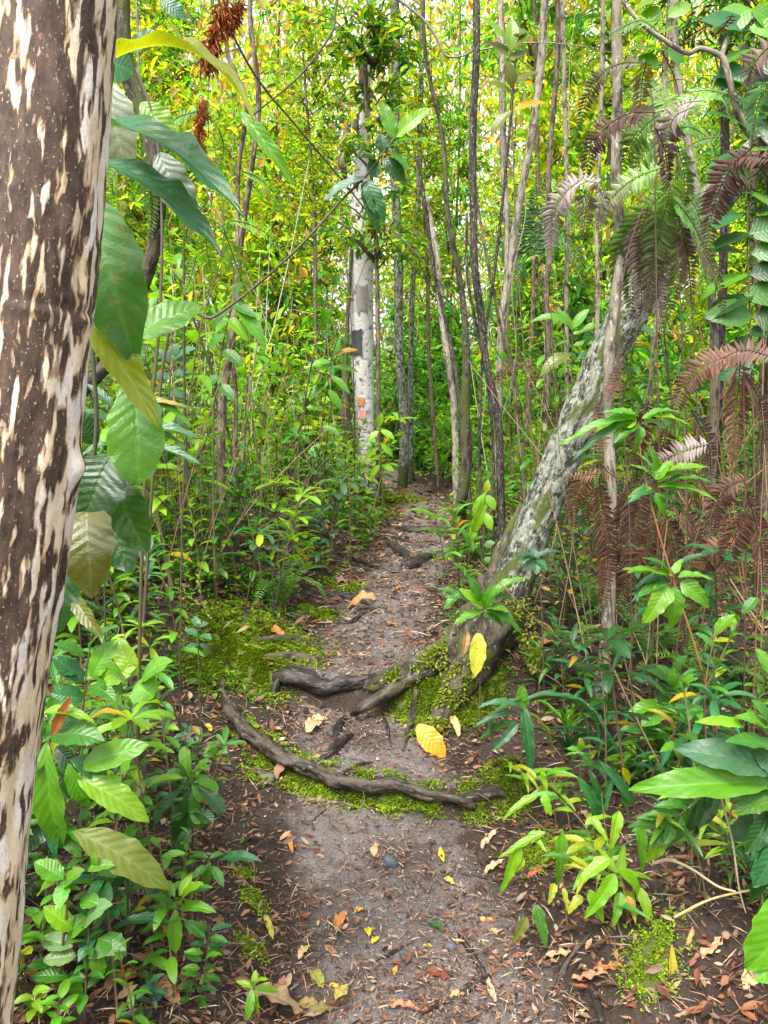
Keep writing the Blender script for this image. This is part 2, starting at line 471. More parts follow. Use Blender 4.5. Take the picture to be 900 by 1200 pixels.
def ground_mat():
    m, nt, p, out = new_mat("forest_ground")
    a = nd(nt, "ShaderNodeAttribute", attribute_name="Col")
    sp = nd(nt, "ShaderNodeSeparateColor", {0: a.outputs[0]})
    g = nd(nt, "ShaderNodeNewGeometry").outputs["Position"]
    n1 = noise(nt, g, 9, 5, .65); n2 = noise(nt, g, 60, 4, .7); n3 = noise(nt, g, 260, 3, .7); n4 = noise(nt, g, 3.1, 4, .6)
    sand = mixc(nt, n1, (.026, .022, .020, 1), (.29, .26, .25, 1))
    sand = mixc(nt, ramp(nt, n3, [(.35, (1, 1, 1)), (.62, (0, 0, 0))]), sand, (.06, .042, .038, 1))
    humus = mixc(nt, n2, (.008, .0055, .004, 1), (.042, .024, .015, 1))
    pm = math_(nt, 'ADD', math_(nt, 'MULTIPLY', sp.outputs[0], 1.25), math_(nt, 'SUBTRACT', math_(nt, 'ADD', math_(nt, 'MULTIPLY', n1, .75), math_(nt, 'MULTIPLY', n2, .5)), 1.02))
    c = mixc(nt, ramp(nt, pm, [(.1, (0, 0, 0)), (.55, (1, 1, 1))]), humus, sand)
    c = mixc(nt, ramp(nt, n4, [(.50, (0, 0, 0)), (.66, (.75, .75, .75))]), c, mixc(nt, n2, (.016, .011, .009, 1), (.07, .045, .034, 1)))
    mossm = math_(nt, 'ADD', sp.outputs[1], math_(nt, 'SUBTRACT', math_(nt, 'MULTIPLY', n2, .8), .55))
    moss = mixc(nt, n2, (.02, .03, .005, 1), (.11, .14, .015, 1))
    c = mixc(nt, ramp(nt, mossm, [(.25, (0, 0, 0)), (.5, (1, 1, 1))]), c, moss)
    nt.links.new(c, p.inputs["Base Color"])
    p.inputs["Roughness"].default_value = .8
    p.inputs["Specular IOR Level"].default_value = .35
    bump(nt, p, math_(nt, 'ADD', math_(nt, 'MULTIPLY', n3, .5), n2), .9, .012)
    return m

M_leaf = leaf_mat("leaf", transl=.38, spec=.5, rough=.34)
M_leafspot = leaf_mat("spotted_leaf", blemish=.60, rough=.5)
M_leafdry = leaf_mat("dry_leaf", transl=.12, rough=.6, blemish=.62, veins=11, spec=.25)
M_fol = col_mat("foliage", .56, tint=(2.0, 1.65, .6, 1), spec=.3)
M_moss = col_mat("moss", .2, .8, spec=.1)
M_lit = col_mat("litter", .06, .6, tint=(1.3, 1.1, .8, 1), spec=.3)
M_fern = col_mat("fern", .3, .5)
M_deadfern = col_mat("dead_fern", .15, .7, tint=(1.4, 1.0, .9, 1), spec=.25)
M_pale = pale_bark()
M_lichen = bark_mat("lichen_bark", (.15, .15, .12, 1), (.018, .015, .011, 1), (.25, .27, .21, 1), sc=(26, 26, 12), lo=.47, hi=.60, moss=.44, bd=.03, lich=.50, lichen=(.165, .19, .145), foot=.36)
M_white = bark_mat("white_bark", (.36, .345, .325, 1), (.07, .06, .055, 1), (.48, .47, .45, 1), sc=(14, 14, 18), lo=.34, hi=.46, bd=.012)
M_mossbark = bark_mat("mossy_bark", (.055, .045, .03, 1), (.014, .011, .008, 1), (.14, .135, .10, 1), sc=(24, 24, 10), moss=.47, bd=.012)
M_darkbark = bark_mat("dark_bark", (.055, .045, .036, 1), (.013, .010, .008, 1), (.20, .19, .16, 1), sc=(40, 40, 14), lo=.45, hi=.65, bd=.004)
M_greybark = bark_mat("grey_bark", (.20, .175, .13, 1), (.045, .036, .025, 1), (.36, .345, .29, 1), sc=(26, 26, 10), lo=.38, hi=.55, moss=.30, bd=.006)
M_brownbark = bark_mat("brown_bark", (.12, .088, .06, 1), (.032, .022, .015, 1), (.24, .21, .16, 1), sc=(34, 34, 10), moss=.25, bd=.006)
M_root = bark_mat("root_bark", (.030, .023, .021, 1), (.009, .007, .006, 1), (.09, .075, .066, 1), sc=(32, 32, 9), lo=.4, hi=.62, rough=.5, bd=.008)
M_rootgrey = bark_mat("grey_root_bark", (.055, .042, .031, 1), (.015, .011, .008, 1), (.115, .095, .072, 1), sc=(34, 34, 12), moss=.34, rough=.6, bd=.01)
M_fuzz = bark_mat("dead_fibre", (.30, .10, .02, 1), (.07, .02, .008, 1), (.42, .18, .05, 1), sc=(60, 60, 8), bd=.02)

def stem_mat():
    m, nt, p, out = new_mat("stem")
    oi = nd(nt, "ShaderNodeObjectInfo")
    tc = nd(nt, "ShaderNodeAttribute", attribute_name="tc").outputs["Vector"]
    n = noise(nt, mapped(nt, tc, (90, 90, 40)), 1.0, 3)
    nt.links.new(mixc(nt, n, mixc(nt, 1.0, oi.outputs["Color"], (.45, .42, .4, 1), 'MULTIPLY'), mixc(nt, 1.0, oi.outputs["Color"], (1.35, 1.3, 1.25, 1), 'MULTIPLY')), p.inputs["Base Color"])
    p.inputs["Roughness"].default_value = .6
    bump(nt, p, n, .5, .002)
    return m
M_stem = stem_mat()
M_ground = ground_mat()

# colours of living and dead leaves (base colours)
GREEN = dict(mid=(.042, .150, .014), light=(.085, .235, .014), teal=(.026, .118, .036), dark=(.015, .062, .010), yellow=(.23, .28, .008), lime=(.14, .29, .010),
             olive=(.095, .115, .012), gold=(.34, .22, .010), orange=(.62, .30, .012), pale=(.12, .21, .085), bluish=(.045, .125, .058))
DEAD = [(.26, .105, .055), (.36, .19, .10), (.46, .30, .17), (.14, .06, .036), (.07, .04, .028), (.32, .12, .05), (.52, .40, .27), (.20, .12, .085)]
def jit(c, a=.18):
    k = 1 + uni(-a, a)
    return tuple(max(.004, v * k * (1 + uni(-a, a) * .6)) for v in c)

# ------------------------------------------------------------------ ground
MOSS = []           # (x, y, radius)
for px, py, r in [(310, 745, .20), (268, 758, .14), (300, 772, .15), (335, 758, .12), (262, 735, .12), (350, 765, .08), (290, 800, .10), (240, 770, .10), (275, 725, .10),
                  (285, 865, .05), (310, 885, .06), (345, 912, .06), (380, 928, .06), (420, 938, .06), (460, 945, .06), (500, 950, .05), (590, 912, .07),
                  (605, 925, .05), (765, 1118, .06), (760, 1145, .05), (640, 1000, .08), (680, 1000, .06), (530, 655, .10), (480, 820, .08), (510, 835, .09),
                  (545, 830, .09), (460, 800, .06), (575, 800, .08), (505, 800, .07), (540, 790, .08), (415, 585, .3), (465, 585, .3), (300, 1060, .035), (295, 1110, .035),
                  (285, 1020, .03), (300, 912, .04), (400, 690, .10), (375, 720, .08), (555, 945, .05), (490, 862, .03)]:
    g = G(px, py); MOSS.append((g.x, g.y, r))

def axis(fine, lo, hi, step, far):
    a = list(np.arange(lo, hi, step)); s = step
    while a[-1] < far[1]: s = min(s * 1.22, 40); a.append(a[-1] + s)
    s = step; b = [lo]
    while b[-1] > far[0]: s = min(s * 1.22, 40); b.append(b[-1] - s)
    return np.array(b[:0:-1] + a)
gx = axis(0, -1.1, 1.4, .014, (-300, 300)); gy_ = axis(0, 1.5, 5.2, .016, (-60, 400))
XX, YY = np.meshgrid(gx, gy_)
ZZ = hgt(XX, YY)
ZZ += fine(XX, YY)
pm = smooth(1.25 - np.abs(XX - path_c(YY)) / (path_hw(YY) * (.75 + .5 * fbm2(XX * 4, YY * 4, 5))) * .95) * smooth((15 - YY) / 3)
slope = np.abs(np.gradient(hgt(XX, YY), axis=0) / np.maximum(1e-3, np.gradient(YY, axis=0)))
pm *= 1 - .85 * smooth((slope - .35) / .4)
mm = np.zeros_like(XX)
for mx, my, mr in MOSS:
    mm = np.maximum(mm, smooth(1.3 - np.hypot(XX - mx, YY - my) / mr))
nr, nc = XX.shape
ii, jj = np.meshgrid(np.arange(nr - 1), np.arange(nc - 1), indexing='ij')
Q = np.stack([ii * nc + jj, ii * nc + jj + 1, (ii + 1) * nc + jj + 1, (ii + 1) * nc + jj], -1).reshape(-1, 4)
gm = make_mesh("ground", np.stack([XX, YY, ZZ], -1).reshape(-1, 3), [Q], M_ground, col=np.stack([pm, mm, mm * 0], -1).reshape(-1, 3))
go = link("ground", gm, kind='structure')

def moss_at(x, y):
    m = 0
    for mx, my, mr in MOSS: m = np.maximum(m, smooth(1.35 - np.hypot(x - mx, y - my) / mr))
    return m

# moss: short tufts over the mossy places
ms = Soup()
MX, MY = [], []
for mx, my, mr in MOSS:
    n = int(min(5200, 70000 * mr * mr * 4 / max(1, (my / 3) ** 2) + 260))
    MX.append(mx + RNG.normal(0, mr * .62, n)); MY.append(my + RNG.normal(0, mr * .62, n))
MX = np.concatenate(MX); MY = np.concatenate(MY)
keep = (vn2(MX * 14, MY * 14, 4) > np.where(MY < 2.4, .08, .14)) & (vn2(MX * 50, MY * 50, 8) > .25)
MX, MY = MX[keep], MY[keep]
N = len(MX)
P = np.stack([MX, MY, hgt_f(MX, MY) + .002 + .02 * vn2(MX * 25, MY * 25, 12) ** 2], -1)
for rep in range(2):
    D = np.stack([RNG.normal(0, 1, N), RNG.normal(0, 1, N), np.abs(RNG.normal(.6, .6, N)) + .15], -1)
    X, D, Z = frames(D)
    L = RNG.uniform(.005, .014, N)[:, None] * np.clip(P[:, 1:2] / 3, .8, 2)
    cm = np.array([.066, .120, .008]) + RNG.uniform(0, 1, (N, 1)) ** 1.5 * np.array([.17, .21, .008])
    cm *= (.55 + .7 * vn2(MX * 9, MY * 9, 15))[:, None]
    ms.scatter(LT_V, LT_F, P, X * L * .6, D * L, Z * L, cm)
link("moss", ms.mesh("moss", M_moss), kind='stuff')

# ------------------------------------------------------------------ trunks and trees
def leaf_cloud(sp, P, D, L, wr, cols, tv=LT_V, tf=LT_F, rollv=.6):
    n = len(P)
    X, D, Z = frames(D, roll=RNG.normal(0, rollv, n))
    L = L[:, None]
    sp.scatter(tv, tf, P, X * L * wr, D * L, Z * L, cols)

def palette(n, names, w=None, var=.3):
    C = np.array([GREEN[k] for k in names])
    i = RNG.choice(len(names), n, p=None if w is None else np.array(w) / sum(w))
    return C[i] * (1 + RNG.uniform(-var, var, (n, 1))) * (1 + RNG.uniform(-.12, .12, (n, 3)))

def crown_mesh(name, h0, h1, rad, nbr, per, L, names, w=None, wr=.36, droop=.3, twigs=True, tv=LT_V, tf=LT_F):
    """branches off a stem at x=y=0 from height h0 to h1, leaves along each branch"""
    sp = Soup()
    for b in range(nbr):
        z = uni(h0, h1)
        a = uni(0, 2 * math.pi)
        r = rad * (.35 + .65 * rnd()) * (1 - .45 * (z - h0) / max(.1, h1 - h0))
        p0 = np.array([0, 0, z]); p2 = np.array([math.cos(a) * r, math.sin(a) * r, z + uni(.0, .7) * r])
        p1 = (p0 + p2) / 2 + np.array([0, 0, .2 * r])
        C = crom([p0, p1, p2], 8)
        if twigs:
            V, fs, _ = tube_np([p0, p1, p2], [.008 + .01 * r, .003], n=6, k=3, cap=False)
            sp.add(V, fs, np.array([.10, .075, .05]))
        t = np.clip(RNG.uniform(.25, 1.05, per), 0, 1) * 7
        i = np.minimum(t.astype(int), 6); f = (t - i)[:, None]
        Pp = C[i] * (1 - f) + C[i + 1] * f + RNG.normal(0, .07 * r + .015, (per, 3))
        dirb = unit(p2 - p0)
        D = dirb[None] * .7 + RNG.normal(0, .75, (per, 3)) + np.array([0, 0, -droop])
        leaf_cloud(sp, Pp, D, RNG.uniform(.65, 1.3, per) * L, wr, palette(per, names, w), tv, tf)
    return sp.mesh(name, M_fol)

def trunk_tree(label, pts, radii, material, crown=None, crown_at=None, crown_scale=1.0, crown_color=(1, 1, 1), k=10, n=30, rough=.12, rs=25, group=None, base=None, auto=False, extra=None, seed=1, name="tree", cat="tree"):
    base = Vector(pts[0]) if base is None else base
    t = thing(name, label, cat, base, group, auto=auto)
    tr = tube("trunk", pts, radii, material, t, base, n=n, k=k, rough=rough, rs=rs, seed=seed)
    if crown:
        c = link("crown", crown, t, Vector(crown_at) - base, crown_color, kind='stuff')
        c.scale = (crown_scale * .5,) * 3
        c.rotation_euler = (0, 0, uni(0, 6.28))
    return t

def down(px, py, d):
    """a point of that place dropped to the ground"""
    p = U(px, py, d); return Vector((p.x, p.y, gz(p.x, p.y) - .03))

CROWN = [
    crown_mesh("crown_mesh", .0, 2.6, 1.0, 42, 26, .13, ['mid', 'light', 'lime', 'yellow', 'teal', 'olive'], [3, 3, 2, 3, 1, 2], wr=.36),
    crown_mesh("crown_mesh", .0, 2.4, .9, 40, 26, .11, ['light', 'lime', 'yellow', 'olive', 'gold'], [3, 4, 5, 2, .3], wr=.42),
    crown_mesh("crown_mesh", .0, 2.8, 1.1, 46, 22, .16, ['mid', 'light', 'dark', 'teal'], [4, 3, 1, 2], wr=.28, droop=.55),
    crown_mesh("crown_mesh", .0, 2.2, .8, 36, 26, .10, ['lime', 'yellow', 'light', 'gold', 'olive'], [4, 4, 3, .25, 1.5], wr=.5),
    crown_mesh("crown_mesh", .0, 3.0, .7, 34, 18, .12, ['light', 'mid', 'bluish', 'lime'], [4, 3, 1, 2], wr=.3, droop=.5),
]
BUSH = [
    crown_mesh("bush_mesh", .05, 1.1, .6, 34, 20, .10, ['mid', 'light', 'bluish', 'teal', 'lime'], [4, 4, 2, 1, 1], wr=.34),
    crown_mesh("bush_mesh", .05, .9, .7, 34, 20, .085, ['light', 'lime', 'yellow', 'mid'], [4, 3, 2, 2], wr=.42),
    crown_mesh("bush_mesh", .05, 1.4, .55, 36, 18, .13, ['mid', 'teal', 'light', 'dark'], [4, 2, 3, 1], wr=.26, droop=.5),
]

# --- the pale mottled trunk close to the camera
def t1x(z): return -.713 + .1686 * (z - .55)
b1 = Vector((t1x(gz(-.79, 1.15)), 1.15, gz(-.79, 1.15) - .05))
t1 = thing("foreground_tree", "pale tree trunk mottled with dark brown bark, standing close beside the path", "tree", b1)
zs = [b1.z, .55, 1.0, 1.4, 1.8, 2.11, 2.6, 3.5, 4.6]
pts = [Vector((t1x(z) + .006 * math.sin(z * 5), 1.15, z)) for z in zs]
V, fs, tc = tube_np(pts, [.100, .092, .092, .093, .088, .082, .078, .07, .06], n=420, k=96, cap=False)
# flaking skin, a crack ring and a knot in relief
Cc = crom(pts, 420); Cr = np.repeat(Cc, 96, 0)
out_ = unit(V - Cr)
q = tc * np.array([55, 55, 9])
rel = (vn3(q + 30, 3) - .5) * .008 + (vn3(tc * np.array([150, 150, 40]), 8) - .5) * .0022 + (vn3(q * 2.6 + 11, 5) - .5) * .0026
ringz = tc[:, 2] + (vn3(tc * 30 + 5, 6) - .5) * .012
zr = U(70, 338, 1.15).z - b1.z
rel += -.0035 * np.exp(-((ringz - zr) / .004) ** 2) + .0025 * np.exp(-((ringz - zr + .012) / .007) ** 2)
kp = np.array(U(80, 545, 1.15)) - np.array([.004, 0, 0])
dk = np.linalg.norm((V - kp) * np.array([1, 1, .75]), axis=1)
rel += .022 * np.exp(-(dk / .017) ** 2) + .006 * np.exp(-(dk / .045) ** 2)
V = V + out_ * rel[:, None]
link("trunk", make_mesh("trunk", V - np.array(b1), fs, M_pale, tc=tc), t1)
link("crown", CROWN[0], t1, Vector((t1x(4.4), 1.15, 4.4)) - b1, kind='stuff').scale = (.4, .4, .4)

# --- the big lichen-covered leaning tree with its buttress roots
b2 = Vector((.52, 3.55, gz(.52, 3.55) - .05))
t2 = thing("leaning_tree", "stout leaning tree with grey lichen bark, rooted at the bend of the path", "tree", b2)
lp = [U(578, 750, 3.52), U(592, 712, 3.56), U(607, 668, 3.60), U(630, 608, 3.64), U(655, 545, 3.68), U(687, 470, 3.76), U(718, 402, 3.86), U(750, 345, 3.96), U(795, 285, 4.1), U(850, 222, 4.3), U(920, 140, 4.6), U(1010, 30, 5.0)]
tube("trunk", lp, [.105, .098, .090, .085, .085, .087, .089, .088, .086, .083, .078, .07], M_lichen, t2, b2, n=190, k=48, rough=.16, rs=26, seed=4)
g1 = G(432, 806); g2 = G(380, 812)
tube("buttress_root", [U(588, 690, 3.62), U(562, 735, 3.55), U(528, 764, 3.5), U(490, 784, 3.46), U(455, 797, 3.44), g1 + Vector((0, .02, .0)), g1 + Vector((-.06, .02, -.04))],
     [.11, .10, .085, .07, .055, .045, .03], M_mossbark, t2, b2, n=70, k=24, rough=.35, rs=30, seed=7)
tube("buttress_root", [U(580, 715, 3.5), U(560, 765, 3.42), U(540, 800, 3.37), U(520, 835, 3.30), G(505, 862) + Vector((0, .02, -.02))],
     [.12, .10, .075, .05, .03], M_mossbark, t2, b2, n=50, k=20, rough=.35, rs=30, seed=8)
tube("side_root", [U(470, 800, 3.42), U(450, 815, 3.36), U(425, 828, 3.32), G(412, 838)], [.05, .034, .026, .012], M_rootgrey, t2, b2, n=36, k=14, rough=.3, rs=40, seed=10)
tube("side_stem", [U(556, 735, 3.66), U(572, 690, 3.7), U(592, 640, 3.76), U(612, 590, 3.9)], [.06, .045, .04, .012], M_mossbark, t2, b2, n=40, k=14, rough=.3, rs=30, seed=11)
link("crown", CROWN[2], t2, Vector((2.3, 5.0, 4.0)) - b2, kind='stuff').scale = (.5, .5, .5)

# moss cushions growing on the buttress roots
mb = Soup()
for pts_, r_, nn in (([U(575, 715, 3.56), U(528, 764, 3.47), U(490, 784, 3.43), U(455, 797, 3.41)], .085, 2600), ([U(560, 765, 3.40), U(540, 800, 3.35), U(520, 835, 3.29), U(505, 858, 3.2)], .075, 2400),
                     ([U(600, 700, 3.5), U(615, 745, 3.38), U(632, 785, 3.26)], .07, 900)):
    Cq = crom(pts_, 40)
    i = RNG.integers(0, 40, nn)
    dirr = unit(RNG.normal(0, 1, (nn, 3)) + np.array([-.2, -.5, .4]))
    Pp = Cq[i] + dirr * r_ * (1 - i / 60)[:, None]
    k_ = vn3(Pp * 22, 5) > .42
    Pp, dirr = Pp[k_], dirr[k_]
    X, D, Z = frames(dirr + RNG.normal(0, .6, dirr.shape))
    L = RNG.uniform(.01, .026, len(Pp))[:, None]
    mb.scatter(LT_V, LT_F, Pp, X * L * .6, D * L, Z * L, (np.array([.08, .12, .012]) + RNG.uniform(0, 1, (len(Pp), 1)) * np.array([.14, .14, .01])))
link("root_moss", mb.mesh("root_moss", M_moss, b2), t2, kind='stuff')

# --- the white trunk with painted marks and the dark mossy stem against it
b3 = down(431, 590, 9.0)
t3 = thing("white_tree", "white barked tree with a black paint patch, at the far end of the path", "tree", b3)
p3 = [b3, U(430, 560, 9), U(428, 500, 9), U(424, 400, 9), U(423, 300, 9), U(424, 200, 9), U(428, 100, 9), U(432, -40, 9), U(436, -300, 9)]
tube("trunk", p3, [.125, .10, .105, .135, .140, .085, .06, .05, .04], M_white, t3, b3, n=120, k=24, rough=.10, rs=14, seed=3)
def patch(name, px, py, w, h, colour, rad=.142):
    """a daub of paint following the trunk's skin"""
    m, nt, p, o_ = new_mat(name); p.inputs["Roughness"].default_value = .7
    g = nd(nt, "ShaderNodeTexCoord").outputs["Object"]
    nt.links.new(mixc(nt, noise(nt, g, 30, 3), colour, tuple(v * .55 for v in colour[:3]) + (1,)), p.inputs["Base Color"])
    nseg = 9
    c = U(px, py, 9.0); ctr = np.interp(py, [100, 300, 400, 500, 560], [428, 423, 424, 428, 430])
    cx = U(ctr, py, 9.0).x
    V = []; hh = px_size(h, 9) / 2; ww = px_size(w, 9) / 2
    for i in range(nseg):
        for j in range(nseg):
            u, v = i / (nseg - 1) * 2 - 1, j / (nseg - 1) * 2 - 1
            rr = 1 + .25 * (rnd() - .5)
            if max(abs(u), abs(v)) > .9: u *= rr * .88; v *= rr * .92
            x = c.x + u * ww; dx = max(-.98, min(.98, (x - cx) / rad))
            V.append((x, 9.0 - rad * 1.07 * math.sqrt(1 - dx * dx) - .004, c.z + v * hh))
    Fq = [[i * nseg + j, (i + 1) * nseg + j, (i + 1) * nseg + j + 1, i * nseg + j + 1] for i in range(nseg - 1) for j in range(nseg - 1)]
    link(name, make_mesh(name, np.array(V) - np.array(b3), [Fq], m), t3)
patch("black_paint", 418, 402, 15, 30, (.02, .025, .028, 1), .137)
patch("orange_paint", 423, 471, 9, 10, (.45, .17, .03, 1), .115)
patch("pink_paint", 426, 486, 8, 11, (.55, .20, .16, 1), .112)
patch("dark_scar", 425, 352, 15, 30, (.20, .18, .16, 1), .143)
link("crown", CROWN[1], t3, U(434, -150, 9) - b3, kind='stuff').scale = (.6, .6, .6)
# dead papery bracts hanging high on it
for px, py, w, h in ((408, 170, 12, 34), (428, 90, 10, 40), (404, 190, 8, 30), (420, 150, 8, 24)):
    Vb, fb, tb = tube_np([U(px, py - h * .7, 8.85), U(px - 3, py, 8.78), U(px + 2, py + h * .7, 8.85)], [.02, px_size(w, 9) * .55, .015], n=12, k=8, rough=.6, rs=12, seed=int(px))
    link("dead_bract", make_mesh("dead_bract", Vb - np.array(b3), fb, M_brownbark, tc=tb), t3)
b = down(410, 590, 8.8)
trunk_tree("dark mossy stem growing tight against the white barked tree", [b, U(406, 560, 8.8), U(405, 500, 8.8), U(405, 440, 8.8), U(407, 380, 8.84), U(410, 330, 8.86), U(412, 285, 8.9)], [.10, .085, .07, .035, .02, .025, .01], M_mossbark, k=14, n=50, rough=.4, rs=14, base=b, name="mossy_stem", cat="tree stem")

# --- slender trunks that can be told apart
def slim(label, px, d, r, material, crown=None, crown_px=None, **kw):
    base = Vector((U(*px[0], d).x, d, 0)); base.z = gz(base.x, d) - .03
    jx = 26.0 / d
    pts = [base] + [U(x + uni(-jx, jx), y, d + uni(-.05, .05)) for x, y in px[1:]]
    if d > 5: r = [v * .85 for v in (r if isinstance(r, (list, tuple)) else (r * 1.15, r, r, r * .9))]
    rad = [px_size(v, d) / 2 for v in (r if isinstance(r, (list, tuple)) else (r * 1.15, r, r, r * .9))]
    return trunk_tree(label, pts, rad, material, base=base, crown=crown, crown_at=(pts[-1] if crown is None else U(*crown_px, d)), n=70, k=kw.pop('k', 12), **kw)

slim("grey slender trunk with a mossy foot beyond the bend, behind the white tree", [(472, 578), (472, 500), (470, 400), (466, 300), (464, 200), (462, 60), (460, -80)], 10.2, 12, M_lichen, CROWN[1], (460, -160))
slim("thin pale trunk touching the grey slender one by the far bend", [(483, 575), (483, 500), (483, 420), (486, 330), (490, 200), (494, 40), (497, -80)], 10.6, 7, M_lichen, CROWN[3], (497, -160))
slim("thin black trunk rising straight and bending low beside the path", [(590, 640), (586, 560), (580, 490), (570, 420), (560, 370), (551, 310), (550, 250), (552, 150), (554, 60), (556, -60)], 4.9, 8.5, M_darkbark, CROWN[0], (556, -420))
slim("pale mottled trunk, one of a leaning pair, bending slightly", [(585, 560), (586, 450), (591, 360), (594, 280), (592, 200), (590, 110), (588, 20), (586, -60)], 7.4, 9, M_greybark, CROWN[3], (586, -220))
slim("pale trunk leaning away over its neighbour, branching high", [(582, 560), (584, 440), (592, 370), (600, 310), (610, 250), (622, 170), (632, 90), (641, 0), (648, -70)], 6.9, [8, 10, 10, 10, 10, 9], M_greybark, CROWN[1], (650, -240))
slim("spotted grey sapling trunk standing among the hanging brown fern fronds", [(700, 838), (704, 740), (709, 620), (715, 500), (720, 400), (724, 300), (725, 200), (726, 100), (728, 0), (730, -80)], 3.2, [18, 13, 12, 11, 11, 11], M_greybark, CROWN[4], (730, -520), k=20)
slim("slender silver trunk behind the hanging ferns", [(840, 500), (836, 430), (828, 330), (814, 210), (798, 90), (787, 0), (780, -80)], 4.6, 9, M_greybark, CROWN[2], (775, -420))
slim("short dark trunk with mossy foot at the path edge", [(541, 650), (542, 600), (546, 540), (549, 480), (547, 420), (540, 340), (528, 250), (514, 160), (500, 60), (492, -60)], 5.6, [22, 16, 15, 13, 9, 7, 6, 5, 4], M_mossbark, CROWN[3], (490, -300))
slim("thin dark wand leaning beside the short mossy trunk", [(560, 640), (551, 560), (541, 490), (530, 430), (517, 370), (505, 310), (494, 240), (484, 180)], 5.9, 5, M_darkbark)
slim("brown sapling trunk in the leafy bank below the long bare twig", [(260, 560), (262, 500), (266, 440), (272, 370), (283, 300), (296, 220), (300, 120), (296, 20), (292, -60)], 4.7, [11, 9, 7, 6, 5], M_brownbark, CROWN[1], (292, -320))
slim("thin stem beside the brown sapling trunk", [(270, 560), (272, 480), (275, 400), (282, 300), (281, 200), (285, 120), (270, 60), (262, -40)], 4.9, 5, M_brownbark)
slim("mossy olive trunk half hidden behind the big drooping leaves", [(30, 700), (60, 520), (120, 420), (176, 300), (180, 210), (168, 140), (152, 60), (142, -30)], 3.0, [16, 15, 15, 16, 18, 20, 22, 22], M_mossbark, CROWN[0], (140, -560), k=16)
slim("straight brown stem between the paired pale trunks and the leaning tree", [(642, 480), (641, 420), (643, 340), (642, 300), (646, 200), (650, 60), (652, -60)], 6.2, 7, M_brownbark, CROWN[4], (652, -300))
slim("reddish wand crossing behind the leaning tree", [(622, 560), (600, 450), (592, 400), (575, 320), (560, 250), (548, 180)], 5.4, 4, M_brownbark)
slim("straight grey stem at the fern thicket, dark at its foot", [(768, 470), (764, 430), (772, 330), (776, 200), (780, 60), (784, -40)], 5.6, 6, M_greybark, CROWN[2], (784, -300))
slim("upright dark stem rising past the branch fork above the ferns", [(846, 460), (846, 300), (845, 150), (846, 60), (848, -60)], 4.9, 9, M_darkbark, CROWN[2], (850, -360))
slim("twin grey trunk in the sunlit wood behind the fern branch", [(668, 500), (665, 380), (662, 250), (660, 100), (660, -40)], 8.6, 6, M_greybark, CROWN[3], (660, -160))
slim("slim grey trunk beyond the spotted sapling", [(696, 480), (697, 380), (700, 260), (703, 100), (706, -40)], 7.8, 6, M_greybark, CROWN[1], (706, -220))
slim("dark furrowed trunk at the edge of the fern thicket", [(893, 560), (890, 420), (884, 300), (880, 180), (876, 60), (874, -60)], 5.2, 9, M_brownbark, CROWN[2], (880, -380))
slim("bare straight wand just behind the black trunk", [(566, 640), (562, 540), (566, 420), (580, 300), (590, 180), (600, 60)], 5.3, 4, M_darkbark)
slim("fine dark wand in the stem cluster by the leaning tree", [(578, 640), (575, 540), (568, 440), (553, 330), (548, 250)], 5.1, 4, M_darkbark)
slim("pale thin pole glimpsed between white tree and black trunk", [(536, 560), (534, 480), (526, 420), (519, 360), (510, 300), (500, 230)], 8.2, 9, M_greybark)

# --- the branch that forks above the ferns
bb = down(905, 560, 4.2)
bt = thing("forked_branch_tree", "small tree at the fern thicket whose pale bare branch forks", "tree", bb)
tube("trunk", [bb, U(908, 420, 4.2), U(912, 300, 4.1), U(905, 200, 4.0), U(885, 165, 3.95)], [.05, .045, .04, .035, .03], M_brownbark, bt, bb, n=40, k=12, rough=.2)
tube("branch", [U(885, 165, 3.95), U(868, 140, 3.9), U(856, 98, 3.85), U(848, 70, 3.85), U(838, 62, 3.85), U(820, 57, 3.85), U(805, 62, 3.85), U(780, 48, 3.85), U(750, 26, 3.85), U(722, -10, 3.9)], [.02, .016, .013, .011, .010, .009], M_greybark, bt, bb, n=60, k=10, rough=.2)
tube("branch", [U(845, 66, 3.86), U(856, 40, 3.9), U(880, 22, 3.9), U(905, 20, 3.95)], [.014, .011, .01, .007], M_greybark, bt, bb, n=20, k=8, rough=.2)
for cx, cy, cd_, cs in ((880, 150, 4.7, .36), (800, 90, 4.9, .34), (905, 330, 4.6, .30)):
    link("crown", CROWN[2], bt, Vector(U(cx, cy, cd_)) - bb, kind='stuff').scale = (cs, cs, cs)
for lab, px, py, d, sc_, ci in (("leafy slim tree screening the upper part of the white trunk", 440, 282, 8.35, .9, 0), ("slim tree with a loose yellow-green crown left of the white trunk", 368, 250, 9.3, .55, 1), ("slim leafy tree between the white trunk and the black one", 500, 300, 9.8, .6, 3)):
    bq = down(px + (4 if px == 440 else 14), 580, d)
    tq = thing("tree", lab, "tree", bq)
    tube("trunk", [bq, U(px + 3, 420, d), U(px, py, d), U(px - 14, py - 200, d)], [.022, .024, .02, .01], M_brownbark, tq, bq, n=40, k=8, rough=.2)
    for dz in (0, 1.3):
        if dz and px == 440: dz = 1.9
        link("crown", CROWN[ci], tq, U(px, py, d) + Vector((0, 0, dz - .4)) - bq, kind='stuff').scale = (sc_, sc_, sc_)

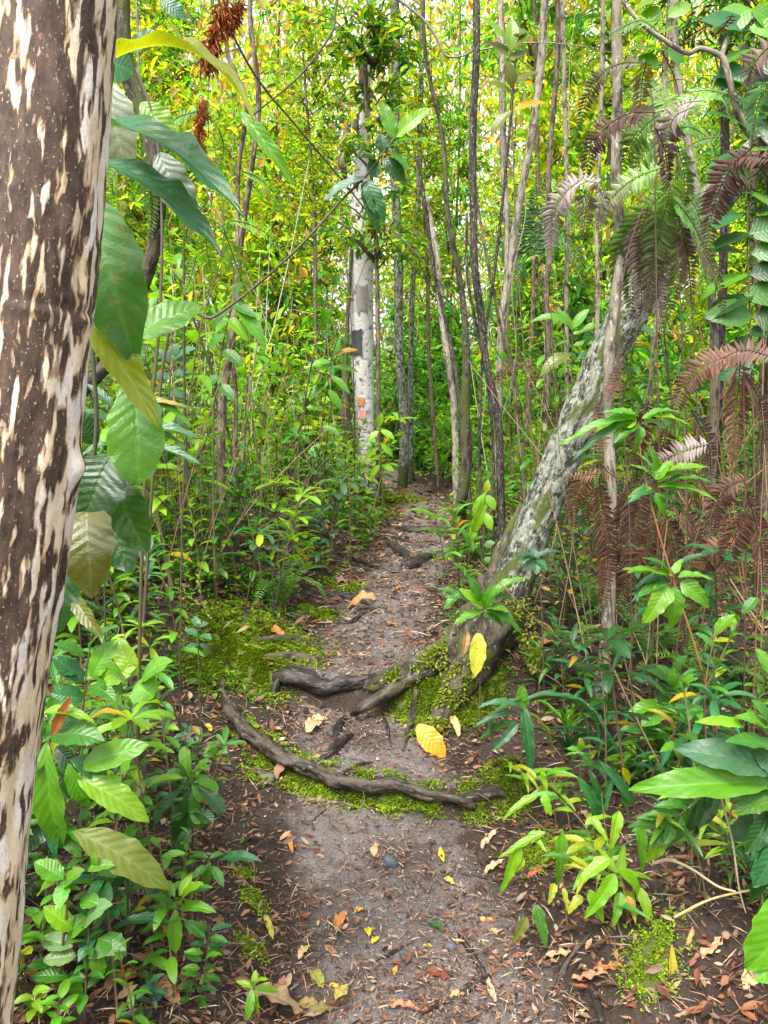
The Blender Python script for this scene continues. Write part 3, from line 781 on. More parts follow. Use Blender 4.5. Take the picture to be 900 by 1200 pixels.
# ------------------------------------------------------------------ single leaves
def leaf_mesh(shape, bow, nl=12, na=4, fold=.10, wave=.0, curl=0.0, seed=0, material=None):
    t = np.linspace(0, 1, nl + 1); u = np.linspace(-1, 1, na + 1)
    if shape == 'ell': w = np.sin(np.pi * t ** .9) ** .75
    elif shape == 'lan': w = (t + .02) ** .62 * (1 - t) ** .85; w /= w.max()
    elif shape == 'obl': w = t ** .95 * (1.0001 - t) ** .5; w /= w.max()
    elif shape == 'strap': w = np.minimum(1, .45 + 3 * t) * (1 - t ** 3) ** .7
    elif shape == 'bam': w = np.minimum(1, (t * 6) ** .6) * (1 - t) ** .55; w /= w.max()
    w = w * (1 + .05 * np.sin(t * 23 + seed) + .03 * np.sin(t * 41 + seed * 2))
    w[0] = max(w[0], .05); w[-1] = .012
    T, Uu = np.meshgrid(t, u, indexing='ij')
    Wd = w[:, None] * Uu * .5
    z = bow * 4 * T * (1 - T) + fold * np.abs(Uu) * w[:, None] * .4 + wave * np.sin(T * 26 + seed) * np.abs(Uu) ** 1.5 * np.sign(Uu) * .5 + wave * np.cos(T * 17 + seed) * Uu ** 2 * .7
    z += curl * .10 * np.sin(T * 2.6 + seed)
    x = Wd + curl * .12 * np.sin(T * 3 + seed)
    x = x - x[0:1, na // 2] * (1 - T) - x[-1:, na // 2] * T
    z = z - z[0, na // 2] * (1 - T) - z[-1, na // 2] * T
    V = np.stack([x, T, z], -1).reshape(-1, 3)
    m = na + 1
    i, j = np.meshgrid(np.arange(nl), np.arange(na), indexing='ij')
    Q = np.stack([i * m + j, i * m + j + 1, (i + 1) * m + j + 1, (i + 1) * m + j], -1).reshape(-1, 4)
    uv = np.stack([(Uu + 1) / 2, T], -1).reshape(-1, 2)
    return make_mesh("leaf_" + shape, V, [Q], material or M_leaf, uv=uv)

LM = {}
for sh in ('ell', 'lan', 'obl', 'strap', 'bam'):
    for bi, bw in enumerate((.0, .06, .13, .22, .34)):
        LM[sh, bi] = [leaf_mesh(sh, bw, 8 if sh != 'strap' else 14, 4, fold=.11, wave=.012, curl=.35 * k, seed=k * 5 + bi) for k in range(2)]
HM = {}
def hero(shape, bi, hi=True, spotted=False, dry=False):
    k = (shape, bi, spotted, dry, random.randrange(3))
    if k not in HM:
        HM[k] = leaf_mesh(shape, (.0, .06, .13, .22, .34)[bi], 24, 8, fold=.12, wave=.018 if not dry else .05, curl=.5 if not dry else 1.6, seed=k[4] * 7 + bi, material=M_leafspot if spotted else (M_leafdry if dry else M_leaf))
    return HM[k]

def leaf_matrix(base, tip, width, up=(0, -.4, 1), roll=0.0):
    base, tip = Vector(base), Vector(tip)
    Y = tip - base; L = Y.length; Yn = Y / L
    X = Yn.cross(Vector(up))
    if X.length < 1e-3: X = Vector((1, 0, 0))
    X.normalize(); Z = X.cross(Yn)
    if roll:
        c, s = math.cos(roll), math.sin(roll); X, Z = X * c + Z * s, Z * c - X * s
    return Matrix(((X.x * width, Y.x, Z.x * L, base.x), (X.y * width, Y.y, Z.y * L, base.y), (X.z * width, Y.z, Z.z * L, base.z), (0, 0, 0, 1)))

def put_leaf(parent, origin, base, tip, width, shape='ell', color='mid', bow=1, up=(0, -.4, 1), roll=0.0, hi=False, spotted=False, dry=False, label=None, name="leaf"):
    me = hero(shape, bow, spotted=spotted, dry=dry) if (hi or spotted or dry) else random.choice(LM[shape, bow])
    o = bpy.data.objects.new(name, me); COL.objects.link(o); o.parent = parent
    o.matrix_basis = Matrix.Translation(-Vector(origin)) @ leaf_matrix(base, tip, width, up, roll)
    c = GREEN[color] if isinstance(color, str) else color
    o.color = (*jit(c, .14), 1)
    if label: o["label"] = label
    return o

# ------------------------------------------------------------------ plants placed one by one
def hand_plant(name, label, cat, d, stem, leaves, stem_r=.003, stem_color=(.10, .09, .035), group=None, ground=True, shape='ell', color='mid', hi=True, up=(0, -.4, 1), d2=None, bow=2):
    """stem: pixels from the foot up; leaves: (bx, by, tx, ty, width px, {options})"""
    f = stem[0]
    foot = U(*f, d)
    if ground: foot = Vector((foot.x, foot.y, gz(foot.x, foot.y) - .01))
    t = thing(name, label, cat, foot, group)
    n = len(stem)
    sp_ = [foot] + [U(x, y, d + ((d2 or d) - d) * (i + 1) / max(1, n - 1)) for i, (x, y) in enumerate(stem[1:])]
    if len(sp_) > 1:
        stem_r *= .72
        tube("stem", sp_, [stem_r * 1.3, stem_r, stem_r * .7], M_stem, t, foot, color=tuple(v * .65 for v in stem_color), n=max(12, 6 * n), k=7, rough=.15, rs=90)
    for L in leaves:
        bx, by, tx, ty, w = L[:5]
        o = dict(L[5]) if len(L) > 5 else {}
        db, dt = o.pop('db', 0), o.pop('dt', None)
        if dt is None: dt = db + uni(-.05, .04)
        o.setdefault('shape', shape); o.setdefault('color', color); o.setdefault('up', up); o.setdefault('bow', bow)
        put_leaf(t, foot, U(bx, by, d + db), U(tx, ty, d + dt), px_size(w, d) * 1.15, hi=hi, **o)
    return t

FACE = (0, -1, .35)
hand_plant("sapling", "tall sapling with huge drooping ribbed leaves beside the pale mottled trunk", "plant", 1.55,
    [(5, 1000), (40, 800), (84, 640), (112, 520), (108, 400), (104, 250), (112, 120), (120, 60), (118, -60)],
    [(122, 76, 299, 141, 30, dict(shape='lan', color='yellow', bow=3, up=(0, -.25, 1), label="long arching yellow-green leaf", db=-.1, dt=-.2)),
     (112, 148, 285, 256, 36, dict(shape='lan', color='teal', bow=2, up=(.2, -.7, 1), db=-.1, dt=-.25)),
     (106, 193, 259, 301, 36, dict(shape='lan', color='teal', bow=2, up=(.2, -.6, 1), db=-.12, dt=-.22)),
     (100, 228, 160, 428, 62, dict(shape='ell', color='mid', bow=2, up=FACE, spotted=True, label="broad ribbed leaf with yellow spots", db=-.15, dt=-.2)),
     (90, 352, 186, 503, 30, dict(shape='lan', color='yellow', bow=1, up=(.4, -1, .5), db=-.18, dt=-.22, label="narrow yellowing leaf")),
     (158, 430, 164, 568, 52, dict(shape='obl', color='light', bow=2, up=FACE, db=-.05, dt=-.15)),
     (132, 532, 96, 610, 56, dict(shape='ell', color='dark', bow=2, up=FACE, db=-.1, dt=-.14)),
     (106, 588, 108, 702, 52, dict(shape='ell', color='olive', bow=2, up=FACE, db=-.12, dt=-.2)),
     (134, 562, 172, 648, 42, dict(shape='ell', color='mid', bow=2, up=FACE, db=-.05, dt=-.1)),
     (112, 596, 156, 672, 46, dict(shape='ell', color='dark', bow=1, up=FACE, db=.04, dt=0)),
     (82, 640, 66, 742, 48, dict(shape='ell', color='dark', bow=1, up=FACE, db=.02, dt=0)),
     (86, 696, 121, 748, 16, dict(shape='lan', color='olive', bow=1, up=FACE)),
     (160, 396, 236, 358, 40, dict(shape='ell', color='light', bow=1, up=(0, -1, .6), db=.05, dt=.1)),
     (162, 400, 224, 376, 30, dict(shape='ell', color='light', bow=2, up=(0, -.4, 1), db=0, dt=0)),
     (120, 68, 156, 84, 44, dict(shape='ell', color='teal', bow=1, up=FACE, db=.05)),
     (150, 426, 172, 404, 26, dict(shape='ell', color='mid', bow=1, up=FACE, db=.1)),
     (112, 520, 88, 480, 30, dict(shape='ell', color='dark', bow=1, up=FACE, db=.1)),
     (140, 520, 172, 548, 30, dict(shape='ell', color='teal', bow=1, up=FACE, db=.15)),
    ], stem_r=.006, stem_color=(.06, .07, .03))
hand_plant("sapling", "thin sapling with one grey netted leaf and one dull hanging leaf behind the arching leaf", "plant", 2.1,
    [(150, 820), (168, 600), (185, 400), (190, 260), (182, 150), (160, 80)],
    [(128, 96, 150, 205, 44, dict(shape='ell', color=(.16, .20, .13), bow=1, up=FACE, label="grey leaf eaten to a net")),
     (186, 178, 230, 268, 34, dict(shape='ell', color=(.055, .10, .05), bow=1, up=FACE, label="dull hanging leaf")),
     (282, 132, 346, 219, 16, dict(shape='lan', color='light', bow=1, up=FACE, db=.2)),
     (165, 120, 205, 165, 26, dict(color='lime', up=FACE, bow=1)), (150, 60, 190, 40, 20, dict(color='teal', up=FACE, bow=1)),
     (190, 0, 218, 24, 16, dict(color='bluish', shape='lan', up=FACE, bow=1))], stem_r=.006, stem_color=(.09, .075, .03))
hand_plant("palmlet", "young palm-like plant with narrow pale blue-green leaflets behind the drooping leaves", "plant", 2.3,
    [(118, 760), (122, 620), (130, 520), (140, 465)],
    [(135, 486, 232, 481, 11, dict(bow=2)), (150, 508, 238, 516, 13, dict(bow=2)), (160, 519, 238, 546, 11, dict(bow=1)), (150, 500, 222, 527, 9, dict(bow=1)), (140, 462, 228, 504, 14, dict(color='light', bow=2)),
     (150, 476, 218, 478, 9, dict(color='gold', bow=2, label="yellowing leaflet")), (132, 500, 92, 480, 10), (134, 480, 100, 450, 10), (128, 520, 95, 535, 10, dict(bow=2)), (140, 465, 175, 430, 10)],
    shape='lan', color='bluish', stem_color=(.05, .05, .025), up=(0, -.6, 1))

# lower left shrubs: pixels read from the photograph
def Z5(l): return [(a / 2, 800 + b / 2, c / 2, 800 + d_ / 2, w / 2, *o) for a, b, c, d_, w, *o in l]
hand_plant("shrub", "large-leaved glossy shrub beside the pale mottled trunk, its leaves bright green", "plant", 1.65,
    [(8, 1110), (26, 990), (44, 900), (50, 850)],
    Z5([(108, 140, 146, 388, 66, dict(color='light', bow=2, up=FACE)), (180, 222, 350, 328, 58, dict(color='lime', bow=2, up=(0, -.8, 1))), (190, 198, 352, 146, 60, dict(color='light', bow=1, up=(0, -.9, .8))),
        (160, 190, 208, 290, 40, dict(color='light', bow=2, up=FACE)), (120, 125, 246, 138, 62, dict(color='mid', bow=2, up=(0, -.7, 1))), (92, 80, 222, 96, 28, dict(color='lime', bow=3)),
        (165, 178, 252, 226, 46, dict(color='teal', bow=2, up=(0, -.8, 1))), (100, 130, 60, 60, 44, dict(color='mid', up=FACE, bow=1)), (100, 200, 132, 410, 40, dict(color='teal', up=FACE, bow=1, db=.05)),
        (172, 348, 398, 486, 74, dict(color='olive', bow=2, up=(0, -.8, 1), spotted=True, label="big dull olive leaf with dark holes")), (110, 300, 50, 400, 60, dict(color='dark', up=FACE, bow=1, db=.05)),
        (125, 120, 168, 30, 24, dict(color=(.30, .09, .03), shape='lan', up=FACE, bow=0, label="dead rust-brown leaf")), (130, 150, 190, 210, 40, dict(color='dark', up=FACE, db=.08)), (80, 240, 40, 300, 50, dict(color='dark', up=FACE, db=.06)),
        (150, 340, 190, 410, 34, dict(color='mid', up=FACE, db=.05))]), stem_r=.006)
hand_plant("shrub", "leafy shrub with notched light leaves above the large-leaved glossy shrub", "plant", 1.95,
    [(92, 990), (96, 880), (100, 800), (108, 740)],
    [(108, 795, 138, 748, 22, dict(color='light', up=FACE)), (118, 798, 160, 780, 24, dict(color='lime', up=FACE)), (165, 800, 203, 775, 30, dict(color='light')), (160, 800, 180, 818, 34, dict(color='light', up=FACE)),
     (152, 796, 120, 778, 18, dict(color='light')), (160, 792, 138, 745, 22, dict(color='lime', up=FACE)), (160, 818, 184, 840, 28, dict(color='mid', up=FACE)), (142, 812, 112, 790, 22), (98, 800, 60, 770, 24, dict(color='teal')),
     (100, 770, 62, 755, 18, dict(color='mid')), (104, 760, 140, 735, 14, dict(color='mid')), (98, 818, 60, 812, 24, dict(color='teal', up=FACE)), (104, 838, 146, 842, 20, dict(color='mid')), (96, 840, 70, 860, 30, dict(color='teal', up=FACE)),
     (105, 805, 135, 822, 20), (90, 790, 66, 790, 16, dict(color='teal'))], color='mid')
hand_plant("shrub", "dark whorled shrub with small glossy leaves at the left edge of the path", "plant", 1.98,
    [(226, 1010), (225, 960), (223, 915)],
    Z5([(445, 225, 432, 148, 26, dict(up=FACE, color='light')), (450, 220, 492, 184, 24, dict(color='light')), (458, 240, 524, 308, 34, dict(color='dark')), (450, 250, 468, 342, 34, dict(up=FACE)), (440, 250, 418, 372, 36, dict(up=FACE, color='dark')),
        (438, 240, 362, 334, 36, dict(color='dark')), (440, 228, 330, 242, 26, dict(color='mid')), (455, 232, 512, 252, 26, dict(color='light')), (442, 220, 390, 212, 24, dict(color='mid')), (450, 240, 478, 276, 24, dict(up=FACE)),
        (440, 300, 400, 320, 30, dict(color='dark')), (448, 300, 500, 330, 30, dict(color='dark')), (448, 290, 470, 330, 24, dict(up=FACE, color='mid')), (440, 222, 405, 190, 18), (445, 330, 420, 400, 30, dict(color='dark', up=FACE))]), color='mid', shape='obl', stem_color=(.05, .03, .025))
hand_plant("seedling", "low seedling holding two long flat leaves out over the path", "plant", 1.9,
    [(236, 1070), (240, 1030), (246, 1006)],
    [(244, 1005, 222, 1005, 9), (258, 1008, 307, 1010, 13, dict(color='teal')), (246, 1006, 262, 1000, 7), (244, 1015, 225, 1030, 10), (248, 1015, 262, 1040, 10), (246, 1010, 240, 1040, 10, dict(up=FACE))], color='mid', shape='ell')
hand_plant("seedling", "pale broad-leaved seedling among brown litter below the dull olive leaf", "plant", 1.72,
    [(205, 1120), (206, 1080), (208, 1062)],
    Z5([(415, 528, 360, 530, 24, dict(color='light')), (420, 530, 508, 540, 26, dict(color='light')), (412, 530, 412, 634, 32, dict(color='light', up=FACE)), (425, 520, 480, 470, 30, dict(color='lime')), (405, 520, 350, 500, 22), (430, 560, 480, 600, 26, dict(color='mid')),
        (400, 560, 330, 590, 22), (420, 500, 450, 450, 20, dict(color='lime', up=FACE)), (440, 500, 500, 480, 20), (395, 540, 340, 560, 24, dict(color='light'))]), color='mid')
hand_plant("shrub", "rounded pale-leaved shrub low against the foot of the mottled trunk", "plant", 1.6,
    [(70, 1190), (72, 1120), (78, 1070), (80, 1040)],
    Z5([(150, 460, 80, 420, 46, dict(color='light')), (150, 480, 200, 440, 40, dict(color='light')), (150, 470, 140, 530, 36, dict(up=FACE)), (130, 470, 90, 500, 30, dict(color='lime')), (205, 440, 270, 430, 30), (170, 580, 100, 525, 46, dict(color='lime')),
        (200, 570, 264, 520, 56, dict(color='pale')), (160, 600, 215, 540, 44, dict(color='light')), (170, 620, 96, 600, 44, dict(color='pale')), (180, 640, 100, 652, 42, dict(color='pale')), (205, 640, 296, 628, 44, dict(color='pale')), (190, 690, 176, 748, 36, dict(up=FACE, color='light')),
        (230, 600, 296, 640, 50, dict(color='mid')), (200, 690, 140, 705, 30, dict(color='mid')), (230, 620, 236, 690, 36, dict(up=FACE)), (160, 690, 70, 690, 36, dict(color='mid')), (180, 760, 135, 775, 22), (180, 760, 200, 790, 20), (225, 430, 222, 395, 16, dict(up=FACE, color='lime')), (230, 520, 190, 505, 40, dict(color='light'))]), color='light', stem_r=.004)
hand_plant("seedling", "feathery seedling with many tiny pointed leaves at the lower left path edge", "plant", 1.72,
    [(232, 1195), (240, 1140), (246, 1085)],
    [(246 - 2 * k + s * 2, 1090 + k * 9, 246 - 2 * k + s * uni(18, 26), 1090 + k * 9 + uni(-10, 8), 8, dict(color=random.choice(['mid', 'light', 'teal']))) for k in range(11) for s in (-1, 1)], color='mid', shape='lan')
hand_plant("seedling", "tiny bright seedling with strap leaves by the brown leaves, bottom of the path edge", "plant", 1.62,
    [(300, 1192), (298, 1165), (297, 1150)],
    [(298, 1160, 326, 1163, 10), (298, 1160, 301, 1188, 8, dict(up=FACE)), (296, 1160, 290, 1196, 10, dict(up=FACE, color='light')), (298, 1155, 300, 1136, 7, dict(up=FACE)), (296, 1158, 276, 1150, 7), (298, 1156, 316, 1148, 6)], color='lime', shape='lan')
hand_plant("seedling", "small erect seedling beside the moss on the left bank", "plant", 2.95,
    [(232, 765), (232, 745), (233, 730)],
    [(232, 745, 216, 738, 9), (234, 745, 248, 750, 9), (233, 735, 228, 722, 8), (234, 735, 245, 730, 8), (232, 755, 220, 760, 9), (234, 755, 246, 766, 9)], color='bluish')
hand_plant("seedling", "round-leaved sprout growing on litter left of the curved root", "plant", 2.55,
    [(250, 895), (251, 882)], [(251, 884, 250, 868, 9, dict(up=FACE)), (252, 886, 268, 882, 7), (250, 886, 238, 886, 6)], color='light')

# the young plant at the buttress, grass and low bamboo on the right of the path
hand_plant("sapling", "young whorled sapling with one yellow hanging leaf in front of the buttress root", "plant", 3.15,
    [(562, 850), (563, 780), (565, 735), (568, 705)],
    [(566, 712, 537, 690, 14, dict(color='lime', up=(0, -.8, 1))), (566, 716, 532, 732, 13, dict(color='light')), (568, 712, 580, 684, 12, dict(color='light', up=FACE)), (570, 712, 597, 718, 12, dict(color='light', bow=2)), (570, 714, 612, 745, 14, dict(color='mid')),
     (570, 710, 622, 678, 12, dict(color='light', bow=3)), (564, 708, 520, 700, 12), (566, 720, 590, 735, 13, dict(color='mid')), (561, 742, 556, 794, 17, dict(color=(.33, .34, .03), up=FACE, bow=1, spotted=True, label="yellow hanging leaf")), (548, 740, 542, 770, 7, dict(color=(.28, .13, .05), up=FACE, label="withered brown leaf")),
     (564, 704, 548, 672, 10, dict(color='mid', up=FACE)), (568, 704, 600, 700, 11)], color='mid', shape='lan', stem_r=.004)
hand_plant("sapling", "slender sapling with thin drooping leaves along the left side of the leaning tree's foot", "plant", 3.75,
    [(540, 730), (542, 690), (546, 650), (560, 600)],
    [(542, 700, 512, 690, 9), (542, 695, 520, 715, 10), (544, 680, 560, 672, 8), (544, 670, 530, 660, 8), (548, 650, 562, 640, 8), (552, 635, 560, 600, 9, dict(color='lime', up=FACE)), (554, 625, 570, 590, 10, dict(color='lime', up=FACE)), (556, 610, 572, 575, 9, dict(color='lime')), (550, 640, 540, 620, 8)], color='mid')
hand_plant("sapling", "tiny whorled plant glowing pale against the dark side of the leaning trunk", "plant", 3.2,
    [(640, 790), (634, 700), (628, 655)],
    [(628, 655, 606, 650, 8), (628, 655, 612, 670, 9), (628, 655, 624, 642, 8, dict(up=FACE)), (628, 655, 658, 648, 8, dict(bow=3)), (628, 657, 628, 674, 9, dict(up=FACE)), (628, 655, 640, 668, 9), (628, 653, 606, 660, 8)], color='bluish', shape='lan')
def ribbon(stem_px, tip):
    return None
hand_plant("grass_clump", "clump of broad arching grass blades right of the yellow leaf", "grass clump", 2.72,
    [(612, 905), (611, 850), (611, 812)],
    [(612, 818, 588, 886, 13, dict(bow=4, up=(-1, 0, 1))), (614, 830, 622, 905, 13, dict(bow=1, up=FACE, color='teal')), (612, 822, 690, 866, 12, dict(bow=4, up=(.5, 0, 1))), (611, 830, 612, 802, 14, dict(bow=0, up=FACE, color='light')), (612, 832, 560, 830, 10, dict(bow=3)),
     (614, 834, 645, 890, 9, dict(bow=3, up=(1, -.2, 1), color='olive')), (620, 822, 698, 890, 10, dict(bow=4, up=(.7, 0, 1), color='teal')), (606, 836, 556, 852, 9), (604, 846, 562, 868, 10, dict(color='mid')), (606, 848, 575, 880, 9, dict(up=FACE))],
    color='bluish', shape='strap', ground=True)
hand_plant("grass_clump", "dark strap-leaved grass growing between the spotted sapling and the low bamboo", "grass clump", 2.35,
    [(700, 960), (698, 940)],
    [(702, 956, 676, 908, 12, dict(up=FACE)), (700, 960, 690, 918, 10, dict(up=FACE)), (742, 940, 702, 890, 11, dict(up=FACE)), (706, 950, 690, 900, 10, dict(color='dark', up=FACE)), (735, 945, 722, 905, 9, dict(color='mid', up=FACE)), (702, 956, 720, 900, 9, dict(up=FACE)), (690, 950, 668, 925, 8)], color='teal', shape='strap', bow=1)
def Z6(l): return [(450 + a / 2, 800 + b / 2, 450 + c / 2, 800 + d_ / 2, w / 2, *o) for a, b, c, d_, w, *o in l]
hand_plant("bamboo_shoot", "low bamboo shoot reaching yellow-green leaves over the path's right edge", "plant", 2.1,
    [(668, 1040), (655, 1000), (640, 975), (620, 955), (605, 945)],
    Z6([(378, 350, 268, 412, 22), (318, 372, 273, 492, 26, dict(up=FACE)), (416, 348, 406, 474, 28, dict(up=FACE, color='light')), (355, 520, 380, 622, 28, dict(up=FACE, color='mid')), (360, 265, 278, 322, 20), (372, 262, 392, 312, 20, dict(up=FACE)),
        (350, 360, 380, 398, 16), (330, 415, 305, 445, 20, dict(color='yellow')), (335, 550, 300, 610, 24, dict(color='olive', up=FACE)), (400, 470, 385, 520, 18, dict(color='yellow', up=FACE)), (420, 480, 432, 540, 12, dict(color='yellow', up=FACE))]), color='lime', shape='bam', stem_color=(.22, .17, .05), stem_r=.002, bow=1)
hand_plant("bamboo_shoot", "low bamboo shoot with a fan of bright leaves beside the mossy mound", "plant", 2.0,
    [(740, 1080), (728, 1030), (716, 1000), (708, 960), (705, 930)],
    Z6([(528, 412, 448, 478, 32), (542, 448, 468, 552, 36, dict(up=FACE)), (545, 432, 642, 592, 34), (550, 300, 530, 392, 26, dict(up=FACE)), (485, 318, 524, 372, 20), (595, 320, 605, 444, 24, dict(up=FACE, color='light')), (600, 480, 632, 598, 24, dict(up=FACE)),
        (555, 490, 536, 572, 26, dict(up=FACE, color='light')), (480, 485, 514, 562, 26, dict(up=FACE)), (465, 500, 432, 542, 22, dict(color='yellow')), (570, 500, 590, 560, 18, dict(color='gold', up=FACE)), (640, 560, 705, 612, 16, dict(color='mid')), (560, 200, 575, 240, 16, dict(up=FACE, color='yellow'))]),
    color='lime', shape='bam', stem_color=(.25, .17, .05), stem_r=.002, bow=1)
hand_plant("bamboo_shoot", "dying bamboo leaves, yellow and tan, standing at the mossy mound", "plant", 1.85,
    [(800, 1190), (796, 1150)],
    Z6([(660, 760, 675, 612, 32, dict(color=(.40, .33, .04), up=FACE, spotted=True)), (690, 780, 722, 570, 34, dict(color=(.46, .27, .13), up=FACE, dry=True)), (716, 770, 710, 670, 16, dict(color='light', up=FACE)), (650, 740, 640, 700, 14, dict(color=(.5, .33, .16), up=FACE, dry=True)), (700, 790, 740, 760, 30, dict(color=(.5, .33, .18), dry=True))]),
    color='lime', shape='bam', stem_color=(.3, .2, .08), stem_r=.003, bow=1)
hand_plant("shrub", "broad-leaved shrub thrusting long dull-green leaves in from the right", "plant", 1.75,
    [(930, 1090), (925, 1000), (918, 920), (912, 880)],
    [(912, 902, 788, 878, 38, dict(color='bluish', up=(0, -.9, .9))), (905, 918, 735, 926, 34, dict(color='light', up=(0, -.9, .9))), (920, 925, 850, 918, 24, dict(color='mid')), (872, 852, 813, 846, 12, dict(color='lime', up=(0, -.9, .9))), (920, 900, 878, 872, 40, dict(color='bluish', up=(0, -.9, .9))),
     (915, 930, 862, 952, 30, dict(color='mid', spotted=True)), (910, 970, 882, 1040, 34, dict(color='teal', up=FACE)), (900, 950, 872, 1000, 24, dict(color='dark', up=FACE)), (912, 880, 850, 870, 24, dict(color='mid')), (905, 860, 860, 840, 18, dict(color='light')), (905, 940, 875, 1060, 22, dict(color='dark', up=FACE)), (900, 850, 880, 820, 20, dict(color='mid')),
     (900, 930, 855, 940, 30, dict(color='dark', db=.1)), (902, 960, 852, 985, 30, dict(color='dark', db=.1))], shape='ell', color='mid', stem_r=.006)
hand_plant("shrub", "single large rounded leaf on a stalk hanging in at the lower right corner", "plant", 1.35,
    [(960, 1200), (955, 1100), (935, 1040)],
    [(935, 1030, 874, 1136, 62, dict(color='light', up=FACE, bow=2)), (930, 1120, 885, 1150, 30, dict(color='light')), (940, 1100, 910, 1190, 40, dict(color='mid', up=FACE))], color='light', shape='ell')
lf = []
for k in range(7):
    x, y = 838 - 60 * k / 6, 926 + 44 * k / 6
    lf += [(x, y, x - 14 + 3 * (k % 2), y + 42 - 3 * k, 13, dict(up=FACE, color='dark' if k < 3 else 'mid')), (x, y, x - 44, y - 4 + 3 * k % 7, 11, dict(color='mid'))]
lf += [(782, 966, 755, 1010, 16, dict(color='lime', up=FACE)), (784, 966, 740, 975, 12, dict(color='light'))]
hand_plant("palmlet", "young palm-like frond with paired dark leaflets below the broad dull-green leaves", "plant", 1.85, [(905, 1000), (880, 940), (838, 926), (800, 952), (778, 972)], lf, shape='lan', color='mid', stem_color=(.25, .30, .10), stem_r=.003)
hand_plant("shrub", "glossy leafy shrub in the shade right of the spotted sapling", "plant", 2.75,
    [(786, 930), (788, 860), (789, 810), (790, 780)],
    [(788, 808, 822, 792, 16, dict(color='light')), (788, 806, 758, 786, 20), (786, 804, 744, 782, 20, dict(color='dark')), (788, 805, 790, 782, 15, dict(color='light')), (786, 820, 752, 852, 26, dict(color='light')), (784, 828, 734, 838, 18, dict(color='light')), (790, 828, 828, 840, 20, dict(color='mid')), (792, 845, 806, 875, 24, dict(color='dark', up=FACE)),
     (788, 812, 808, 806, 14, dict(color='light')), (784, 856, 750, 866, 20), (780, 860, 726, 856, 18, dict(color='mid')), (784, 880, 762, 912, 26, dict(up=FACE, color='mid')), (776, 890, 744, 910, 24, dict(color='dark')), (786, 800, 770, 780, 18), (790, 834, 760, 800, 14), (786, 838, 768, 812, 18), (790, 790, 806, 768, 12)], color='mid', stem_color=(.05, .04, .02))
hand_plant("seedling", "small whorled seedling in front of the spotted sapling's foot", "plant", 2.6, [(682, 905), (680, 880)],
    [(681, 880, 664, 878, 8, dict(color='light')), (681, 880, 696, 876, 8, dict(color='light')), (681, 878, 680, 866, 8, dict(color='lime', up=FACE)), (682, 884, 692, 898, 9), (680, 884, 668, 896, 9), (682, 890, 694, 884, 8)], color='mid')

def slope_bamboo(x, y, h, lab):
    loc = Vector((x, y, gz(x, y) - .01))
    t = thing("bamboo_shoot", lab, "plant", loc, "low bamboo shoots on the slope", auto=True)
    a = uni(2.2, 4.0); lean = Vector((math.cos(a), math.sin(a), 0)) * h * uni(.4, .9)
    tip = loc + lean + Vector((0, 0, h))
    P_ = [loc, loc + lean * .3 + Vector((0, 0, h * .6)), tip]
    tube("stem", P_, [.0022, .0018, .001], M_stem, t, loc, color=(.16, .11, .035), n=14, k=5)
    Cq = crom(P_, 30)
    for i in range(random.randint(7, 11)):
        f = uni(.35, 1); b_ = Vector(Cq[int(f * 29)]); aa = uni(0, 6.28)
        dv = Vector((math.cos(aa), math.sin(aa), uni(-.7, .3))).normalized(); L = uni(.07, .13)
        put_leaf(t, loc, b_, b_ + dv * L, L * .2, 'bam', random.choice(['lime', 'light', 'mid', 'lime', 'yellow']), random.choice((1, 2)), up=(0, -.4, 1))
for k in range(16):
    y_ = uni(1.75, 2.75); slope_bamboo(float(path_c(y_)) + float(path_hw(y_)) + uni(.12, .75), y_, uni(.12, .34), random.choice(["short yellow-green bamboo shoot", "low arching bamboo shoot", "slim bright bamboo shoot"]))

# canes with tufts of leaves before the dead ferns
hand_plant("bamboo", "leaning orange bamboo cane with three tufts of bright leaves before the dead ferns", "bamboo", 2.5,
    [(850, 905), (838, 850), (815, 760), (792, 690), (768, 610), (752, 540), (748, 496)],
    [(746, 492, 656, 524, 18, dict(color='light')), (744, 494, 672, 540, 16, dict(color='bluish')), (746, 490, 698, 506, 26, dict(color='lime', up=(0, -.9, .8))), (748, 488, 706, 484, 16), (752, 490, 810, 500, 13, dict(color='lime')), (755, 494, 790, 512, 14), (752, 496, 770, 520, 12, dict(color='light')), (748, 498, 720, 520, 14, dict(color='mid')), (752, 500, 742, 530, 10, dict(color='light', up=FACE)), (758, 488, 800, 486, 10),
     (766, 560, 738, 545, 10), (768, 562, 790, 540, 16, dict(color='light')), (770, 565, 832, 548, 14, dict(color='light')), (772, 570, 840, 588, 14), (764, 572, 736, 584, 14, dict(color='light')), (766, 575, 736, 590, 14, dict(color='teal')), (776, 556, 820, 545, 12, dict(color='lime')), (772, 580, 806, 612, 13, dict(color='mid')), (778, 574, 815, 580, 13), (768, 578, 778, 606, 11, dict(up=FACE)), (770, 552, 760, 520, 10, dict(up=FACE)), (780, 566, 836, 566, 12, dict(color='mid')), (766, 556, 744, 530, 9), (790, 585, 800, 605, 10, dict(color='teal')),
     (790, 676, 734, 672, 14, dict(color='lime')), (786, 680, 728, 668, 14, dict(color='light')), (782, 685, 752, 732, 24, dict(color='lime', up=FACE)), (788, 688, 786, 736, 22, dict(color='light', up=FACE)), (798, 682, 830, 712, 20, dict(color='light', up=FACE)), (794, 676, 836, 680, 12), (784, 672, 752, 654, 12, dict(color='mid')), (780, 680, 748, 700, 18, dict(color='mid')), (790, 672, 800, 655, 9), (776, 676, 744, 690, 14, dict(color='teal'))],
    color='light', shape='bam', stem_color=(.33, .15, .045), stem_r=.0045, bow=2)
